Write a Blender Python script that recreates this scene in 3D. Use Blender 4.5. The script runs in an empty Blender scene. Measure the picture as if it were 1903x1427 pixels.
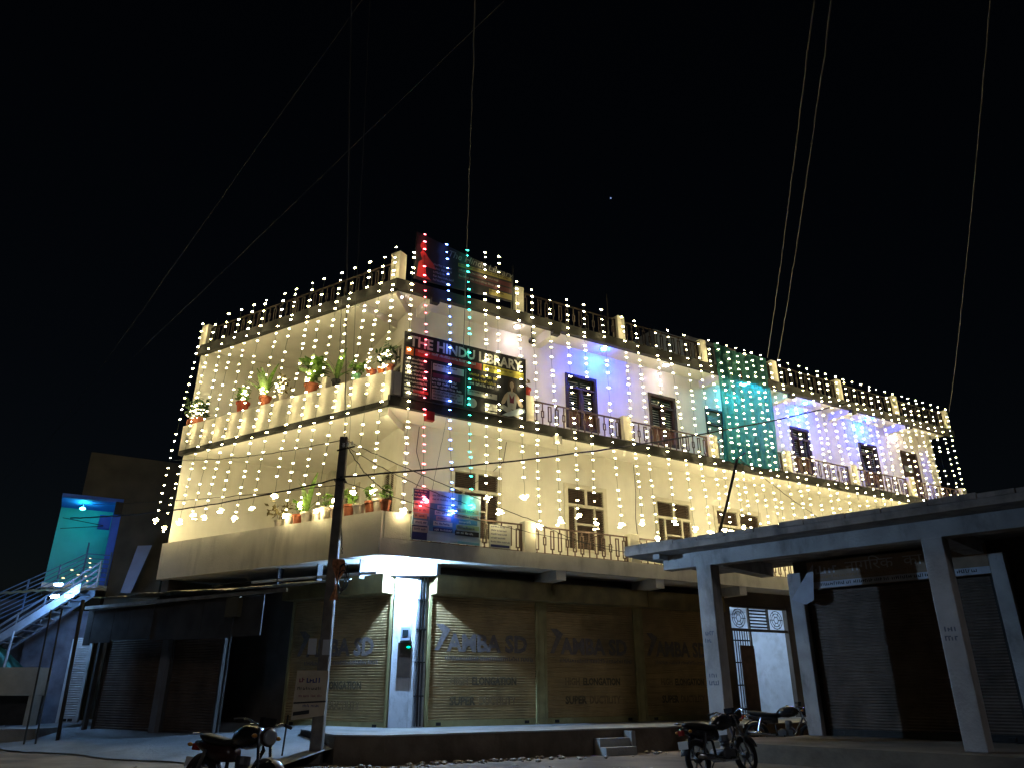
import bpy, bmesh, math, random
from mathutils import Vector, Matrix, Euler

random.seed(11)
sc = bpy.context.scene
col = sc.collection
V = Vector
rad = math.radians

# ------------------------------------------------------------------ camera
cam_d = bpy.data.cameras.new("camera")
cam = bpy.data.objects.new("camera", cam_d)
col.objects.link(cam)
cam.location = (0, 0, 1.4)
cam.rotation_euler = (rad(90 + 22.266), 0, 0)
cam_d.sensor_fit = 'HORIZONTAL'
cam_d.sensor_width = 36
cam_d.lens = 26.034
cam_d.clip_end = 6000
sc.camera = cam

# ------------------------------------------------------------------ night sky, added fill light
world = bpy.data.worlds.new("World")
sc.world = world
world.use_nodes = True
wn = world.node_tree.nodes
sky = wn.new('ShaderNodeTexSky')
sky.sky_type = 'NISHITA'
sky.sun_disc = False
FILL_EL, FILL_AZ = rad(27), rad(162)          # direction of the fill, from behind the viewer
sky.sun_elevation = FILL_EL
sky.sun_rotation = FILL_AZ
world.node_tree.links.new(sky.outputs[0], wn['Background'].inputs[0])
wn['Background'].inputs[1].default_value = 0.0006

sun_d = bpy.data.lights.new("street_fill", 'SUN')  # weak sun lamp added as fill, standing in for unseen street light
sun_d.energy = 0.14
sun_d.angle = rad(6)
sun_d.color = (0.92, 0.93, 1.0)
street_fill = bpy.data.objects.new("street_fill", sun_d)
col.objects.link(street_fill)
to_fill = V((math.sin(FILL_AZ) * math.cos(FILL_EL), math.cos(FILL_AZ) * math.cos(FILL_EL), math.sin(FILL_EL)))
street_fill.rotation_euler = to_fill.to_track_quat('Z', 'Y').to_euler()

sc.view_settings.view_transform = 'Standard'
sc.view_settings.look = 'None'
sc.view_settings.exposure = 0
sc.view_settings.gamma = 1
sc.view_settings.use_curve_mapping = False
cy = sc.cycles
cy.use_denoising = True
cy.max_bounces = 6
cy.diffuse_bounces = 3
cy.glossy_bounces = 2
cy.transmission_bounces = 4
cy.sample_clamp_indirect = 4
cy.use_light_tree = True
cy.caustics_reflective = False
cy.caustics_refractive = False


# ------------------------------------------------------------------ materials
MATS = {}


def mat(name, c, rough=0.8, var=0.12, scale=3.0, bump=0.0, bscale=40.0, metal=0.0, stain=None, stain_amt=0.5, stain_scale=(1.2, 1.2, 0.35), spec=0.3):
    if name in MATS:
        return MATS[name]
    m = bpy.data.materials.new(name)
    m.use_nodes = True
    nt = m.node_tree
    N, Lk = nt.nodes, nt.links
    b = N['Principled BSDF']
    b.inputs['Roughness'].default_value = rough
    b.inputs['Metallic'].default_value = metal
    b.inputs['Specular IOR Level'].default_value = spec
    tc = N.new('ShaderNodeNewGeometry')
    nz = N.new('ShaderNodeTexNoise')
    nz.inputs['Scale'].default_value = scale
    nz.inputs['Detail'].default_value = 6
    Lk.new(tc.outputs['Position'], nz.inputs['Vector'])
    mr = N.new('ShaderNodeMapRange')
    mr.inputs['From Min'].default_value = 0.3
    mr.inputs['From Max'].default_value = 0.7
    mr.inputs['To Min'].default_value = 1 - var
    mr.inputs['To Max'].default_value = 1 + var
    Lk.new(nz.outputs['Fac'], mr.inputs['Value'])
    mx = N.new('ShaderNodeVectorMath')
    mx.operation = 'SCALE'
    mx.inputs[0].default_value = c
    Lk.new(mr.outputs[0], mx.inputs['Scale'])
    out = mx.outputs[0]
    if stain:
        mp = N.new('ShaderNodeMapping')
        mp.inputs['Scale'].default_value = stain_scale
        Lk.new(tc.outputs['Position'], mp.inputs['Vector'])
        n2 = N.new('ShaderNodeTexNoise')
        n2.inputs['Scale'].default_value = 1.3
        n2.inputs['Detail'].default_value = 8
        n2.inputs['Roughness'].default_value = 0.65
        Lk.new(mp.outputs[0], n2.inputs['Vector'])
        r2 = N.new('ShaderNodeMapRange')
        r2.inputs['From Min'].default_value = 0.5
        r2.inputs['From Max'].default_value = 0.75
        r2.inputs['To Max'].default_value = stain_amt
        Lk.new(n2.outputs['Fac'], r2.inputs['Value'])
        mm = N.new('ShaderNodeMix')
        mm.data_type = 'RGBA'
        Lk.new(r2.outputs[0], mm.inputs['Factor'])
        Lk.new(out, mm.inputs[6])
        mm.inputs[7].default_value = (*stain, 1)
        out = mm.outputs[2]
    Lk.new(out, b.inputs['Base Color'])
    if bump:
        n3 = N.new('ShaderNodeTexNoise')
        n3.inputs['Scale'].default_value = bscale
        n3.inputs['Detail'].default_value = 5
        Lk.new(tc.outputs['Position'], n3.inputs['Vector'])
        bp = N.new('ShaderNodeBump')
        bp.inputs['Strength'].default_value = bump
        bp.inputs['Distance'].default_value = 0.02
        Lk.new(n3.outputs['Fac'], bp.inputs['Height'])
        Lk.new(bp.outputs[0], b.inputs['Normal'])
    MATS[name] = m
    return m


def emit(name, c, s):
    if name in MATS:
        return MATS[name]
    m = bpy.data.materials.new(name)
    m.use_nodes = True
    nt = m.node_tree
    nt.nodes.remove(nt.nodes['Principled BSDF'])
    e = nt.nodes.new('ShaderNodeEmission')
    e.inputs[0].default_value = (*c, 1)
    e.inputs[1].default_value = s
    nt.links.new(e.outputs[0], nt.nodes['Material Output'].inputs[0])
    MATS[name] = m
    return m


wall_white = mat('wall_paint', (0.80, 0.775, 0.70), 0.75, 0.05, 1.5, 0.25, 30, stain=(0.54, 0.49, 0.39), stain_amt=0.3)
soffit_white = mat('soffit_paint', (0.80, 0.775, 0.70), 0.8, 0.05, 2.0, 0.15, 30, stain=(0.6, 0.55, 0.45), stain_amt=0.25, stain_scale=(1, 1, 1))
parapet_m = mat('parapet_plaster', (0.66, 0.62, 0.53), 0.85, 0.12, 1.5, 0.4, 25, stain=(0.32, 0.30, 0.26), stain_amt=0.7, stain_scale=(1.6, 1.6, 0.25))
concrete_m = mat('fascia_plaster', (0.62, 0.59, 0.53), 0.85, 0.12, 2.0, 0.4, 25, stain=(0.26, 0.24, 0.21), stain_amt=0.6, stain_scale=(1.5, 1.5, 0.5))
fascia_dark = mat('dark_fascia_paint', (0.022, 0.021, 0.019), 0.7, 0.3, 3.0, 0.3, 30)
post_m = mat('post_plaster', (0.62, 0.58, 0.48), 0.8, 0.08, 3.0, 0.3, 25, stain=(0.35, 0.32, 0.27), stain_amt=0.4)
iron_m = mat('brown_iron', (0.13, 0.085, 0.07), 0.55, 0.25, 8.0, 0.1, 60, metal=0.2)
black_iron = mat('black_iron', (0.03, 0.028, 0.026), 0.5, 0.2, 8.0, metal=0.4)
wood_dark = mat('dark_wood', (0.045, 0.028, 0.02), 0.5, 0.3, 10, 0.1, 60)
wood_red = mat('reddish_wood', (0.10, 0.04, 0.025), 0.55, 0.3, 10, 0.1, 60)
louver_m = mat('louver_brown', (0.085, 0.06, 0.048), 0.6, 0.2, 10)
frame_cream = mat('frame_paint', (0.62, 0.58, 0.48), 0.6, 0.08, 5)
glass_m = mat('window_glass', (0.02, 0.035, 0.04), 0.08, 0.1, 2, spec=0.6)
bar_m = mat('grille_steel', (0.35, 0.40, 0.42), 0.35, 0.1, 8, metal=0.6)
shutter_m = mat('mustard_shutter', (0.37, 0.25, 0.115), 0.5, 0.22, 2.2, stain=(0.20, 0.14, 0.06), stain_amt=0.6, stain_scale=(1, 1, 1.5))
shutter_dark = mat('rusty_shutter', (0.11, 0.075, 0.055), 0.6, 0.3, 2.5, stain=(0.03, 0.022, 0.018), stain_amt=0.6)
shutter_pale = mat('pale_shutter', (0.42, 0.43, 0.44), 0.5, 0.2, 3, stain=(0.16, 0.17, 0.16), stain_amt=0.8, stain_scale=(1, 1, 0.8))
guide_m = mat('shutter_guide', (0.30, 0.25, 0.11), 0.5, 0.2, 4)
ink_blue = mat('faded_navy_paint', (0.15, 0.125, 0.12), 0.6, 0.3, 12, stain=(0.22, 0.16, 0.08), stain_amt=0.75, stain_scale=(5, 5, 12))
ink_faint = mat('faint_paint', (0.22, 0.15, 0.075), 0.6, 0.3, 12, stain=(0.33, 0.24, 0.11), stain_amt=0.8, stain_scale=(5, 5, 12))
ink_black = mat('faded_black_paint', (0.10, 0.078, 0.045), 0.6, 0.3, 12, stain=(0.22, 0.16, 0.07), stain_amt=0.8, stain_scale=(5, 5, 12))
pillar_m = mat('pillar_paint', (0.66, 0.68, 0.72), 0.7, 0.08, 4, 0.3, 30, stain=(0.25, 0.25, 0.26), stain_amt=0.7, stain_scale=(4, 4, 2.5))
shop_m = mat('shop_plaster', (0.37, 0.345, 0.325), 0.85, 0.2, 2, 0.7, 20, stain=(0.09, 0.082, 0.075), stain_amt=0.9, stain_scale=(1.2, 1.2, 0.5))
shop_roof = mat('weathered_concrete', (0.24, 0.22, 0.20), 0.9, 0.3, 3, 0.6, 15, stain=(0.07, 0.07, 0.07), stain_amt=0.8, stain_scale=(2.5, 2.5, 1))
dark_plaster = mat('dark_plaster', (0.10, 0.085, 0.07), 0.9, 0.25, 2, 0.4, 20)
road_m = mat('dusty_road', (0.15, 0.122, 0.09), 0.95, 0.45, 0.9, 1.0, 9, stain=(0.05, 0.045, 0.04), stain_amt=0.8, stain_scale=(0.5, 0.5, 0.5))
apron_m = mat('concrete_apron', (0.19, 0.20, 0.21), 0.85, 0.25, 0.8, 0.8, 12, stain=(0.12, 0.12, 0.12), stain_amt=0.7, stain_scale=(0.7, 0.7, 0.7))
plinth_m = mat('plinth_plaster', (0.13, 0.10, 0.075), 0.9, 0.35, 2, 0.8, 12, stain=(0.05, 0.04, 0.03), stain_amt=0.6)
plinth_top = mat('plinth_floor', (0.24, 0.235, 0.225), 0.8, 0.25, 1.5, 0.6, 15)
terracotta = mat('terracotta', (0.36, 0.11, 0.055), 0.75, 0.15, 12)
pot_white = mat('white_pot', (0.62, 0.55, 0.45), 0.6, 0.1, 10)
pot_black = mat('black_pot', (0.03, 0.03, 0.03), 0.5)
pot_green = mat('green_pot', (0.16, 0.38, 0.22), 0.5)
pot_orange = mat('orange_pot', (0.55, 0.16, 0.04), 0.5)
leaf_m = mat('leaf', (0.11, 0.20, 0.035), 0.5, 0.4, 15)
leaf_dark = mat('leaf_dark', (0.04, 0.075, 0.025), 0.5, 0.4, 15)
leaf_dry = mat('leaf_dry', (0.14, 0.11, 0.05), 0.7, 0.4, 15)
soil_m = mat('soil', (0.05, 0.035, 0.025), 0.95)
cable_m = mat('cable', (0.02, 0.02, 0.022), 0.6, 0.1)
cable_grey = mat('grey_cable', (0.06, 0.062, 0.068), 0.6, 0.1)
pole_m = mat('pole_concrete', (0.13, 0.115, 0.10), 0.9, 0.25, 5, 0.5, 30)
tin_m = mat('tin_sheet', (0.30, 0.27, 0.22), 0.6, 0.35, 3, metal=0.3, stain=(0.10, 0.07, 0.05), stain_amt=0.7)
tarp_m = mat('dark_boarding', (0.05, 0.046, 0.043), 0.85, 0.4, 2, stain=(0.06, 0.06, 0.06), stain_amt=0.4)
white_m = mat('white_paint', (0.75, 0.75, 0.75), 0.5, 0.05)
wire_string = mat('string_wire', (0.03, 0.045, 0.03), 0.6, 0.1)
WARM = (1.0, 0.835, 0.42)
bulb_warm = emit('warm_bulb', WARM, 72)
bulb_red = emit('red_bulb', (1.0, 0.10, 0.13), 34)
bulb_blue = emit('blue_bulb', (0.10, 0.20, 1.0), 44)
bulb_green = emit('green_bulb', (0.03, 0.75, 0.50), 26)


# ------------------------------------------------------------------ frames
class Fr:
    def __init__(s, o, d, n):
        s.o, s.d, s.n = V(o), V(d).normalized(), V(n).normalized()

    def __call__(s, u, n, z):
        p = s.o + s.d * u + s.n * n
        return V((p.x, p.y, s.o.z + z))


C0 = (-3.08, 17.30, 0)
aR, aL = rad(59.97), rad(-58.36)
dR, nR = V((math.sin(aR), math.cos(aR), 0)), V((math.cos(aR), -math.sin(aR), 0))
dL, nL = V((math.sin(aL), math.cos(aL), 0)), V((-math.cos(aL), math.sin(aL), 0))
FR = Fr(C0, dR, nR)            # street face: u to the right, n outwards
FL = Fr(C0, dL, nL)            # lane face: u to the left, n outwards
aS = rad(-45.5)
FS = Fr((8.21, 14.49, 0), (math.sin(aS), math.cos(aS), 0), (-math.cos(aS), math.sin(aS), 0))   # shop with verandah
FH = Fr((-14.0, 24.07, 0), dR, nR)                                                               # house at the lane end
XY = Fr((0, 0, 0), (1, 0, 0), (0, -1, 0))
ROTR = math.atan2(dR.y, dR.x)
ROTL = math.atan2(-dL.y, -dL.x)


# ------------------------------------------------------------------ mesh builder
class MB:
    def __init__(s):
        s.bm = bmesh.new()

    def hexa(s, p):
        v = [s.bm.verts.new(q) for q in p]
        for f in ((0, 1, 2, 3), (7, 6, 5, 4), (0, 4, 5, 1), (1, 5, 6, 2), (2, 6, 7, 3), (3, 7, 4, 0)):
            s.bm.faces.new([v[i] for i in f])
        return s

    def box(s, fr, u0, u1, n0, n1, z0, z1):
        return s.hexa([fr(u0, n0, z0), fr(u1, n0, z0), fr(u1, n1, z0), fr(u0, n1, z0),
                       fr(u0, n0, z1), fr(u1, n0, z1), fr(u1, n1, z1), fr(u0, n1, z1)])

    def prism(s, pts, z0, z1):
        a = [s.bm.verts.new((p[0], p[1], z0)) for p in pts]
        b = [s.bm.verts.new((p[0], p[1], z1)) for p in pts]
        s.bm.faces.new(a)
        s.bm.faces.new(b)
        for i in range(len(pts)):
            j = (i + 1) % len(pts)
            s.bm.faces.new((a[i], a[j], b[j], b[i]))
        return s

    def poly(s, pts, t):
        """flat outline (coplanar points) given a thickness vector t"""
        t = V(t)
        a = [s.bm.verts.new(V(p)) for p in pts]
        b = [s.bm.verts.new(V(p) + t) for p in pts]
        s.bm.faces.new(a)
        s.bm.faces.new(b)
        for i in range(len(pts)):
            j = (i + 1) % len(pts)
            s.bm.faces.new((a[i], a[j], b[j], b[i]))
        return s

    def tube(s, pts, r, seg=6, r2=None, caps=True):
        pts = [V(p) for p in pts]
        rings = []
        n = len(pts)
        for i, p in enumerate(pts):
            t = (pts[min(i + 1, n - 1)] - pts[max(i - 1, 0)]).normalized()
            a = t.orthogonal().normalized() if abs(t.z) > 0.95 else t.cross(V((0, 0, 1))).normalized()
            b = t.cross(a)
            rr = r if r2 is None else r + (r2 - r) * i / max(1, n - 1)
            rings.append([s.bm.verts.new(p + (a * math.cos(2 * math.pi * k / seg) + b * math.sin(2 * math.pi * k / seg)) * rr) for k in range(seg)])
        for i in range(n - 1):
            for k in range(seg):
                s.bm.faces.new((rings[i][k], rings[i][(k + 1) % seg], rings[i + 1][(k + 1) % seg], rings[i + 1][k]))
        if caps:
            s.bm.faces.new(rings[0])
            s.bm.faces.new(rings[-1])
        return s

    def lathe(s, c, prof, seg=14, axis='Z'):
        c = V(c)
        rings = []
        for r, h in prof:
            ring = []
            for k in range(seg):
                a = 2 * math.pi * k / seg
                q = V((r * math.cos(a), r * math.sin(a), h))
                if axis == 'Y':
                    q = V((q.x, q.z, q.y))
                if axis == 'X':
                    q = V((q.z, q.x, q.y))
                ring.append(s.bm.verts.new(c + q))
            rings.append(ring)
        for i in range(len(rings) - 1):
            for k in range(seg):
                s.bm.faces.new((rings[i][k], rings[i][(k + 1) % seg], rings[i + 1][(k + 1) % seg], rings[i + 1][k]))
        s.bm.faces.new(rings[0])
        s.bm.faces.new(rings[-1])
        return s

    def ell(s, c, rx, ry, rz, sub=1, rot=0.0):
        m = Matrix.Translation(V(c)) @ Matrix.Rotation(rot, 4, 'Z') @ Matrix.Diagonal((rx, ry, rz, 1))
        bmesh.ops.create_icosphere(s.bm, subdivisions=sub, radius=1, matrix=m)
        return s

    def build(s, name, m, parent=None, kind=None, smooth=False, bevel=0.0):
        bmesh.ops.recalc_face_normals(s.bm, faces=s.bm.faces)
        if bevel:
            bmesh.ops.bevel(s.bm, geom=list(s.bm.edges), offset=bevel, segments=1, affect='EDGES', clamp_overlap=True)
        xs = [v.co for v in s.bm.verts]
        o = V(((min(p.x for p in xs) + max(p.x for p in xs)) / 2, (min(p.y for p in xs) + max(p.y for p in xs)) / 2, min(p.z for p in xs)))
        bmesh.ops.translate(s.bm, verts=s.bm.verts, vec=-o)
        me = bpy.data.meshes.new(name)
        s.bm.to_mesh(me)
        s.bm.free()
        if smooth:
            for p in me.polygons:
                p.use_smooth = True
        me.materials.append(m)
        ob = bpy.data.objects.new(name, me)
        col.objects.link(ob)
        put(ob, o, parent)
        if kind:
            ob['kind'] = kind
        return ob


def wl(o):
    p = V((0, 0, 0))
    while o:
        p += V(o.location)
        o = o.parent
    return p


def put(ob, o, parent):
    if parent:
        ob.parent = parent
        ob.location = V(o) - wl(parent)
    else:
        ob.location = o


def tag(o, label, cat, group=None, kind=None):
    o['label'] = label
    o['category'] = cat
    if group:
        o['group'] = group
    if kind:
        o['kind'] = kind
    return o


def empty(name, loc, label=None, cat=None, group=None, parent=None):
    o = bpy.data.objects.new(name, None)
    col.objects.link(o)
    put(o, V(loc), parent)
    if label:
        tag(o, label, cat, group)
    return o


def copy_tree(o, parent=None):
    c = o.copy()
    col.objects.link(c)
    if parent:
        c.parent = parent
    for ch in list(o.children):
        copy_tree(ch, c)
    return c


def inst(name, me, loc, parent, rz=0.0, scale=(1, 1, 1)):
    ob = bpy.data.objects.new(name, me)
    col.objects.link(ob)
    put(ob, V(loc), parent)
    ob.rotation_euler = (0, 0, rz)
    ob.scale = scale
    return ob


def struct(o):
    o['kind'] = 'structure'
    return o


def text(name, s, size, loc, xdir, ydir, m, parent, width=None, shear=0.0, extrude=0.002, align='LEFT', bold=0.0):
    cu = bpy.data.curves.new(name, 'FONT')
    cu.body = s
    cu.size = size
    cu.extrude = extrude
    cu.shear = shear
    cu.align_x = align
    cu.resolution_u = 2
    cu.offset = bold
    tmp = bpy.data.objects.new(name + '_tmp', cu)
    col.objects.link(tmp)
    dg = bpy.context.evaluated_depsgraph_get()
    me = bpy.data.meshes.new_from_object(tmp.evaluated_get(dg))
    bpy.data.objects.remove(tmp)
    bpy.data.curves.remove(cu)
    xs = [v.co.x for v in me.vertices]
    k = 1.0
    if xs and width:
        k = width / (max(xs) - min(xs))
    me.materials.clear()
    me.materials.append(m)
    ob = bpy.data.objects.new(name, me)
    col.objects.link(ob)
    X, Y = V(xdir).normalized(), V(ydir).normalized()
    Z = X.cross(Y)
    M = Matrix((X, Y, Z)).transposed()
    put(ob, V(loc), parent)
    ob.rotation_euler = M.to_euler()
    ob.scale = (k, 1, 1)
    return ob


def word_marks(mb, fr, u0, u1, n, z, h, rng, gap=0.35, t=0.004, wmin=1.2, wmax=4.0):
    """a line of illegible print: short upright strokes grouped as words"""
    u = u0
    while u < u1 - h:
        w = h * rng.uniform(wmin, wmax)
        e = min(u + w, u1)
        x = u
        while x < e - h * 0.2:
            hh = h * rng.uniform(0.6, 1.0)
            mb.box(fr, x, x + h * 0.22, n, n + t, z, z + hh)
            if rng.random() < 0.6:
                zz = z + hh * rng.choice((0.0, 0.45, 0.8))
                mb.box(fr, x, x + h * 0.5, n, n + t * 0.8, zz, zz + h * 0.2)
            x += h * 0.55
        u = e + h * gap * rng.uniform(0.8, 1.6)


UP = V((0, 0, 1))

# ================================================================== SETTING: ground, apron, plinth
mb = MB()
g = 60
rng = random.Random(3)
ext = 400
bm = mb.bm
vs = [[bm.verts.new((x, y, 0)) for x in (-ext, -30, 30, ext)] for y in (-ext, -5, 30, ext)]
for i in range(3):
    for j in range(3):
        bm.faces.new((vs[i][j], vs[i][j + 1], vs[i + 1][j + 1], vs[i + 1][j]))
struct(mb.build('ground', road_m))

# sloping concrete apron in front of the lane face
mb = MB()
nu, nn = 26, 10
grid = []
for i in range(nu + 1):
    u = -0.1 + 14.0 * i / nu
    row = []
    for j in range(nn + 1):
        t = j / nn
        n = -1.75 + t * (4.4 + 0.15 * math.sin(u * 1.7))
        z = 0.5 * (1 - t ** 1.6) + 0.03 + rng.uniform(-0.008, 0.008)
        row.append(mb.bm.verts.new(FL(u, n, z)))
    grid.append(row)
for i in range(nu):
    for j in range(nn):
        mb.bm.faces.new((grid[i][j], grid[i + 1][j], grid[i + 1][j + 1], grid[i][j + 1]))
struct(mb.build('pavement', apron_m, smooth=True))

# raised platform in front of the street shutters
mb = MB()
pl = [FR(-0.9, 0.7, 0), FR(-0.1, 1.33, 0), FR(26, 1.33, 0), FR(26, -5, 0), FR(0.2, -5, 0), FR(-0.9, -1.8, 0)]
mb.prism(pl, -0.1, 0.5)
plat = struct(mb.build('raised_platform', plinth_m))
mb = MB()
mb.prism([FR(-0.92, 0.72, 0), FR(-0.1, 1.37, 0), FR(26, 1.37, 0), FR(26, -4.9, 0), FR(0.3, -4.9, 0), FR(-0.92, -1.75, 0)], 0.504, 0.535)
mb.build('platform_floor', plinth_top, plat)
st = MB()
st.box(FR, 4.9, 5.75, 1.375, 1.6, 0, 0.34)
st.build('step', plinth_top, plat)
st = MB()
st.box(FR, 4.9, 5.75, 1.603, 1.84, 0, 0.17)
st.build('step', plinth_top, plat)
st = MB()
st.box(FR, 5.753, 5.87, 1.375, 1.66, 0, 0.48)
st.build('step_cheek', plinth_top, plat)

# apron of the verandah shop
mb = MB()
mb.prism([FS(-9, 0.75, 0), FS(5.45, 0.75, 0), FS(5.45, -0.5, 0), FS(4.4, -1.6, 0), FS(4.4, -3.9, 0), FS(-9, -3.9, 0)], -0.1, 0.35)
struct(mb.build('shop_apron', road_m))

# rubble along the platform foot
mb = MB()
for i in range(140):
    u = rng.uniform(-1.5, 9)
    n = 1.5 + abs(rng.gauss(0, 0.35))
    if 4.7 < u < 6.2 and n < 2.1:
        continue
    r = rng.uniform(0.015, 0.07)
    p = FR(u, n, r * 0.4)
    mb.ell(p, r * rng.uniform(0.8, 1.5), r, r * 0.6, 1, rng.uniform(0, 3))
for i in range(60):
    p = V((rng.uniform(-9, -2.5), rng.uniform(13.2, 15.2), 0.02))
    r = rng.uniform(0.015, 0.06)
    mb.ell(p, r * 1.4, r, r * 0.6, 1, rng.uniform(0, 3))
ob = mb.build('rubble', mat('rubble_stone', (0.22, 0.19, 0.15), 0.9, 0.4, 8), kind='stuff')
tag(ob, 'loose stones and grit scattered along the foot of the raised platform', 'rubble', kind='stuff')

mb = MB()
for i in range(46):
    p = V((rng.uniform(-8, 7), rng.uniform(13.0, 16.2), 0.012))
    a = rng.uniform(0, 6.3)
    d, e = V((math.cos(a), math.sin(a), 0)) * rng.uniform(0.03, 0.11), V((-math.sin(a), math.cos(a), 0)) * rng.uniform(0.02, 0.06)
    mb.bm.faces.new([mb.bm.verts.new(p + q) for q in (-d - e, d - e + V((0, 0, 0.02)), d + e, -d + e + V((0, 0, 0.03)))])
tag(mb.build('litter', mat('paper_litter', (0.35, 0.32, 0.28), 0.9, 0.5, 9), kind='stuff'), 'scraps of paper and plastic littering the road before the platform', 'litter', kind='stuff')

# ================================================================== MAIN BUILDING
bld = empty('corner_building', FR(0, 0, 0), 'white two storey corner building over shutters, hung with strings of bulbs', 'building')
UE, NE = -3.94, -7.31                     # lane end of the building in street-face coordinates
foot = [FR(UE, NE, 0), FR(0, 0, 0), FR(25.3, 0, 0), FR(25.3, NE, 0)]


def inset(d):
    return [FR(UE + d * 1.6, NE + 0.002, 0), FR(d * 0.55, -d, 0), FR(25.3 - d, -d, 0), FR(25.3 - d, NE, 0)]


# slabs
MB().prism(inset(0.02), 4.262, 4.61).build('floor_slab', soffit_white, bld)
MB().prism(inset(0.02), 7.955, 8.20).build('floor_slab', soffit_white, bld)
MB().prism(inset(0.02), 11.42, 11.53).build('roof_slab', soffit_white, bld)


def edge_band(z0, z1, t, m, name, u_end_R=25.3, proud=0.0, z1L=None):
    mb = MB()
    mb.box(FR, 0 - 0.02, u_end_R, -t, proud, z0, z1)
    mb.build(name, m, bld)
    mb = MB()
    mb.box(FL, 0.01, 8.31, -t, proud, z0, z1L or z1)
    mb.build(name, m, bld)


edge_band(11.25, 11.55, 0.15, fascia_dark, 'roof_fascia', proud=0.012)
edge_band(7.93, 8.2, 0.12, fascia_dark, 'floor_band', proud=0.012, z1L=8.07)
mb = MB()
mb.box(FR, -0.02, 25.3, -0.15, 0.0, 4.25, 4.64)
mb.build('balcony_fascia', concrete_m, bld)
# lane parapets
MB().box(FL, -0.02, 8.3, -0.2, 0.004, 4.25, 5.27).build('parapet', parapet_m, bld)
MB().box(FL, -0.02, 8.3, -0.2, 0.004, 8.06, 8.86).build('parapet', parapet_m, bld)
# short returns of the parapets round the corner
MB().box(FR, 0.1, 0.75, -0.18, -0.002, 4.645, 5.27).build('parapet', parapet_m, bld)
MB().box(FR, 0.1, 0.5, -0.18, -0.002, 8.24, 8.86).build('parapet', parapet_m, bld)

# beams under the roof and the balcony
for u in (1.15, 5.1, 11.9, 15.3, 18.7, 22.2):
    MB().box(FR, u - 0.11, u + 0.11, -1.1, -0.155, 11.12, 11.43).build('roof_beam', soffit_white, bld)
    MB().box(FR, u - 0.115, u + 0.115, -0.152, 0.015, 11.11, 11.26).build('beam_end', fascia_dark, bld)
for u in (5.05, 8.4, 11.66, 15.1, 18.6, 22.0):
    MB().box(FR, u - 0.15, u + 0.15, -1.1, -0.01, 4.0, 4.265).build('balcony_beam', concrete_m, bld)
# diagonal beams to the inner corner
MB().hexa([FL(0.15, -0.16, 11.2), FL(0.4, -0.16, 11.2), FR(0.9, -1.2, 11.2), FR(0.75, -1.1, 11.2),
           FL(0.15, -0.16, 11.44), FL(0.4, -0.16, 11.44), FR(0.9, -1.2, 11.44), FR(0.75, -1.1, 11.44)]).build('roof_beam', soffit_white, bld)
MB().box(FL, 1.5, 1.75, -2.6, -0.16, 11.2, 11.44).build('roof_beam', soffit_white, bld)
MB().hexa([FL(0.15, -0.16, 7.75), FL(0.4, -0.16, 7.75), FR(0.9, -1.2, 7.75), FR(0.75, -1.1, 7.75),
           FL(0.15, -0.16, 7.97), FL(0.4, -0.16, 7.97), FR(0.9, -1.2, 7.97), FR(0.75, -1.1, 7.97)]).build('floor_beam', soffit_white, bld)


def wall_open(fn, a0, a1, z0, z1, holes):
    """wall made of blocks round rectangular openings; fn(a, depth, z)"""
    mb = MB()

    def blk(x0, x1, y0, y1):
        if x1 - x0 > 1e-4 and y1 - y0 > 1e-4:
            p = [fn(x0, 0, y0), fn(x1, 0, y0), fn(x1, -0.22, y0), fn(x0, -0.22, y0), fn(x0, 0, y1), fn(x1, 0, y1), fn(x1, -0.22, y1), fn(x0, -0.22, y1)]
            mb.hexa(p)
    x = a0
    for (h0, h1, b0, b1) in sorted(holes):
        blk(x, h0, z0, z1)
        blk(h0, h1, z0, b0)
        blk(h0, h1, b1, z1)
        x = h1
    blk(x, a1, z0, z1)
    return mb


NW = -1.1
fR_wall = lambda a, d, z: FR(a, NW + d, z)
fS_wall = lambda a, d, z: FR(0.9 - d, NW - a, z)
win2 = [(6.13, 7.27), (9.45, 10.57), (16.27, 17.25), (20.24, 21.32)]
holes2 = [(a, b, 8.75, 10.48) for a, b in win2] + [(11.95, 12.85, 8.24, 10.45), (22.9, 24.05, 8.24, 10.6)]
win1 = [(2.32, 3.8), (5.99, 7.42), (9.37, 10.84), (11.9, 14.0), (16.0, 17.4), (19.4, 20.9)]
holes1 = [(a, b, 5.0, 6.92) for a, b in win1]
wall_open(fR_wall, 0.9, 24.3, 8.202, 11.418, holes2).build('wall', wall_white, bld)
wall_open(fR_wall, 0.9, 25.2, 4.612, 7.953, holes1).build('wall', wall_white, bld)
side1 = [(0.45, 1.3, 4.7, 6.85), (3.4, 4.75, 5.55, 7.05)]
side2 = [(0.45, 1.25, 8.3, 10.55)]
wall_open(fS_wall, 0.223, 6.2, 4.612, 7.953, side1).build('wall', wall_white, bld)
wall_open(fS_wall, 0.223, 6.2, 8.202, 11.418, side2).build('wall', wall_white, bld)
fB_wall = lambda a, d, z: FR(UE + 0.15 + a, NE + 0.1 + d, z)
wall_open(fB_wall, 0, 5.2, 4.612, 7.953, []).build('wall', wall_white, bld)
wall_open(fB_wall, 0, 5.2, 8.202, 11.418, []).build('wall', wall_white, bld)
# pilaster at the terrace corner and end pier
MB().box(FR, 0.62, 0.898, -7.2, -6.7, 4.62, 7.95).build('pilaster', concrete_m, bld)
MB().box(FR, 0.62, 0.898, -7.2, -6.7, 8.21, 11.41).build('pilaster', concrete_m, bld)
MB().box(FR, 24.3, 24.75, -1.2, -0.75, 8.21, 11.41).build('pilaster', wall_white, bld)
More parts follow.
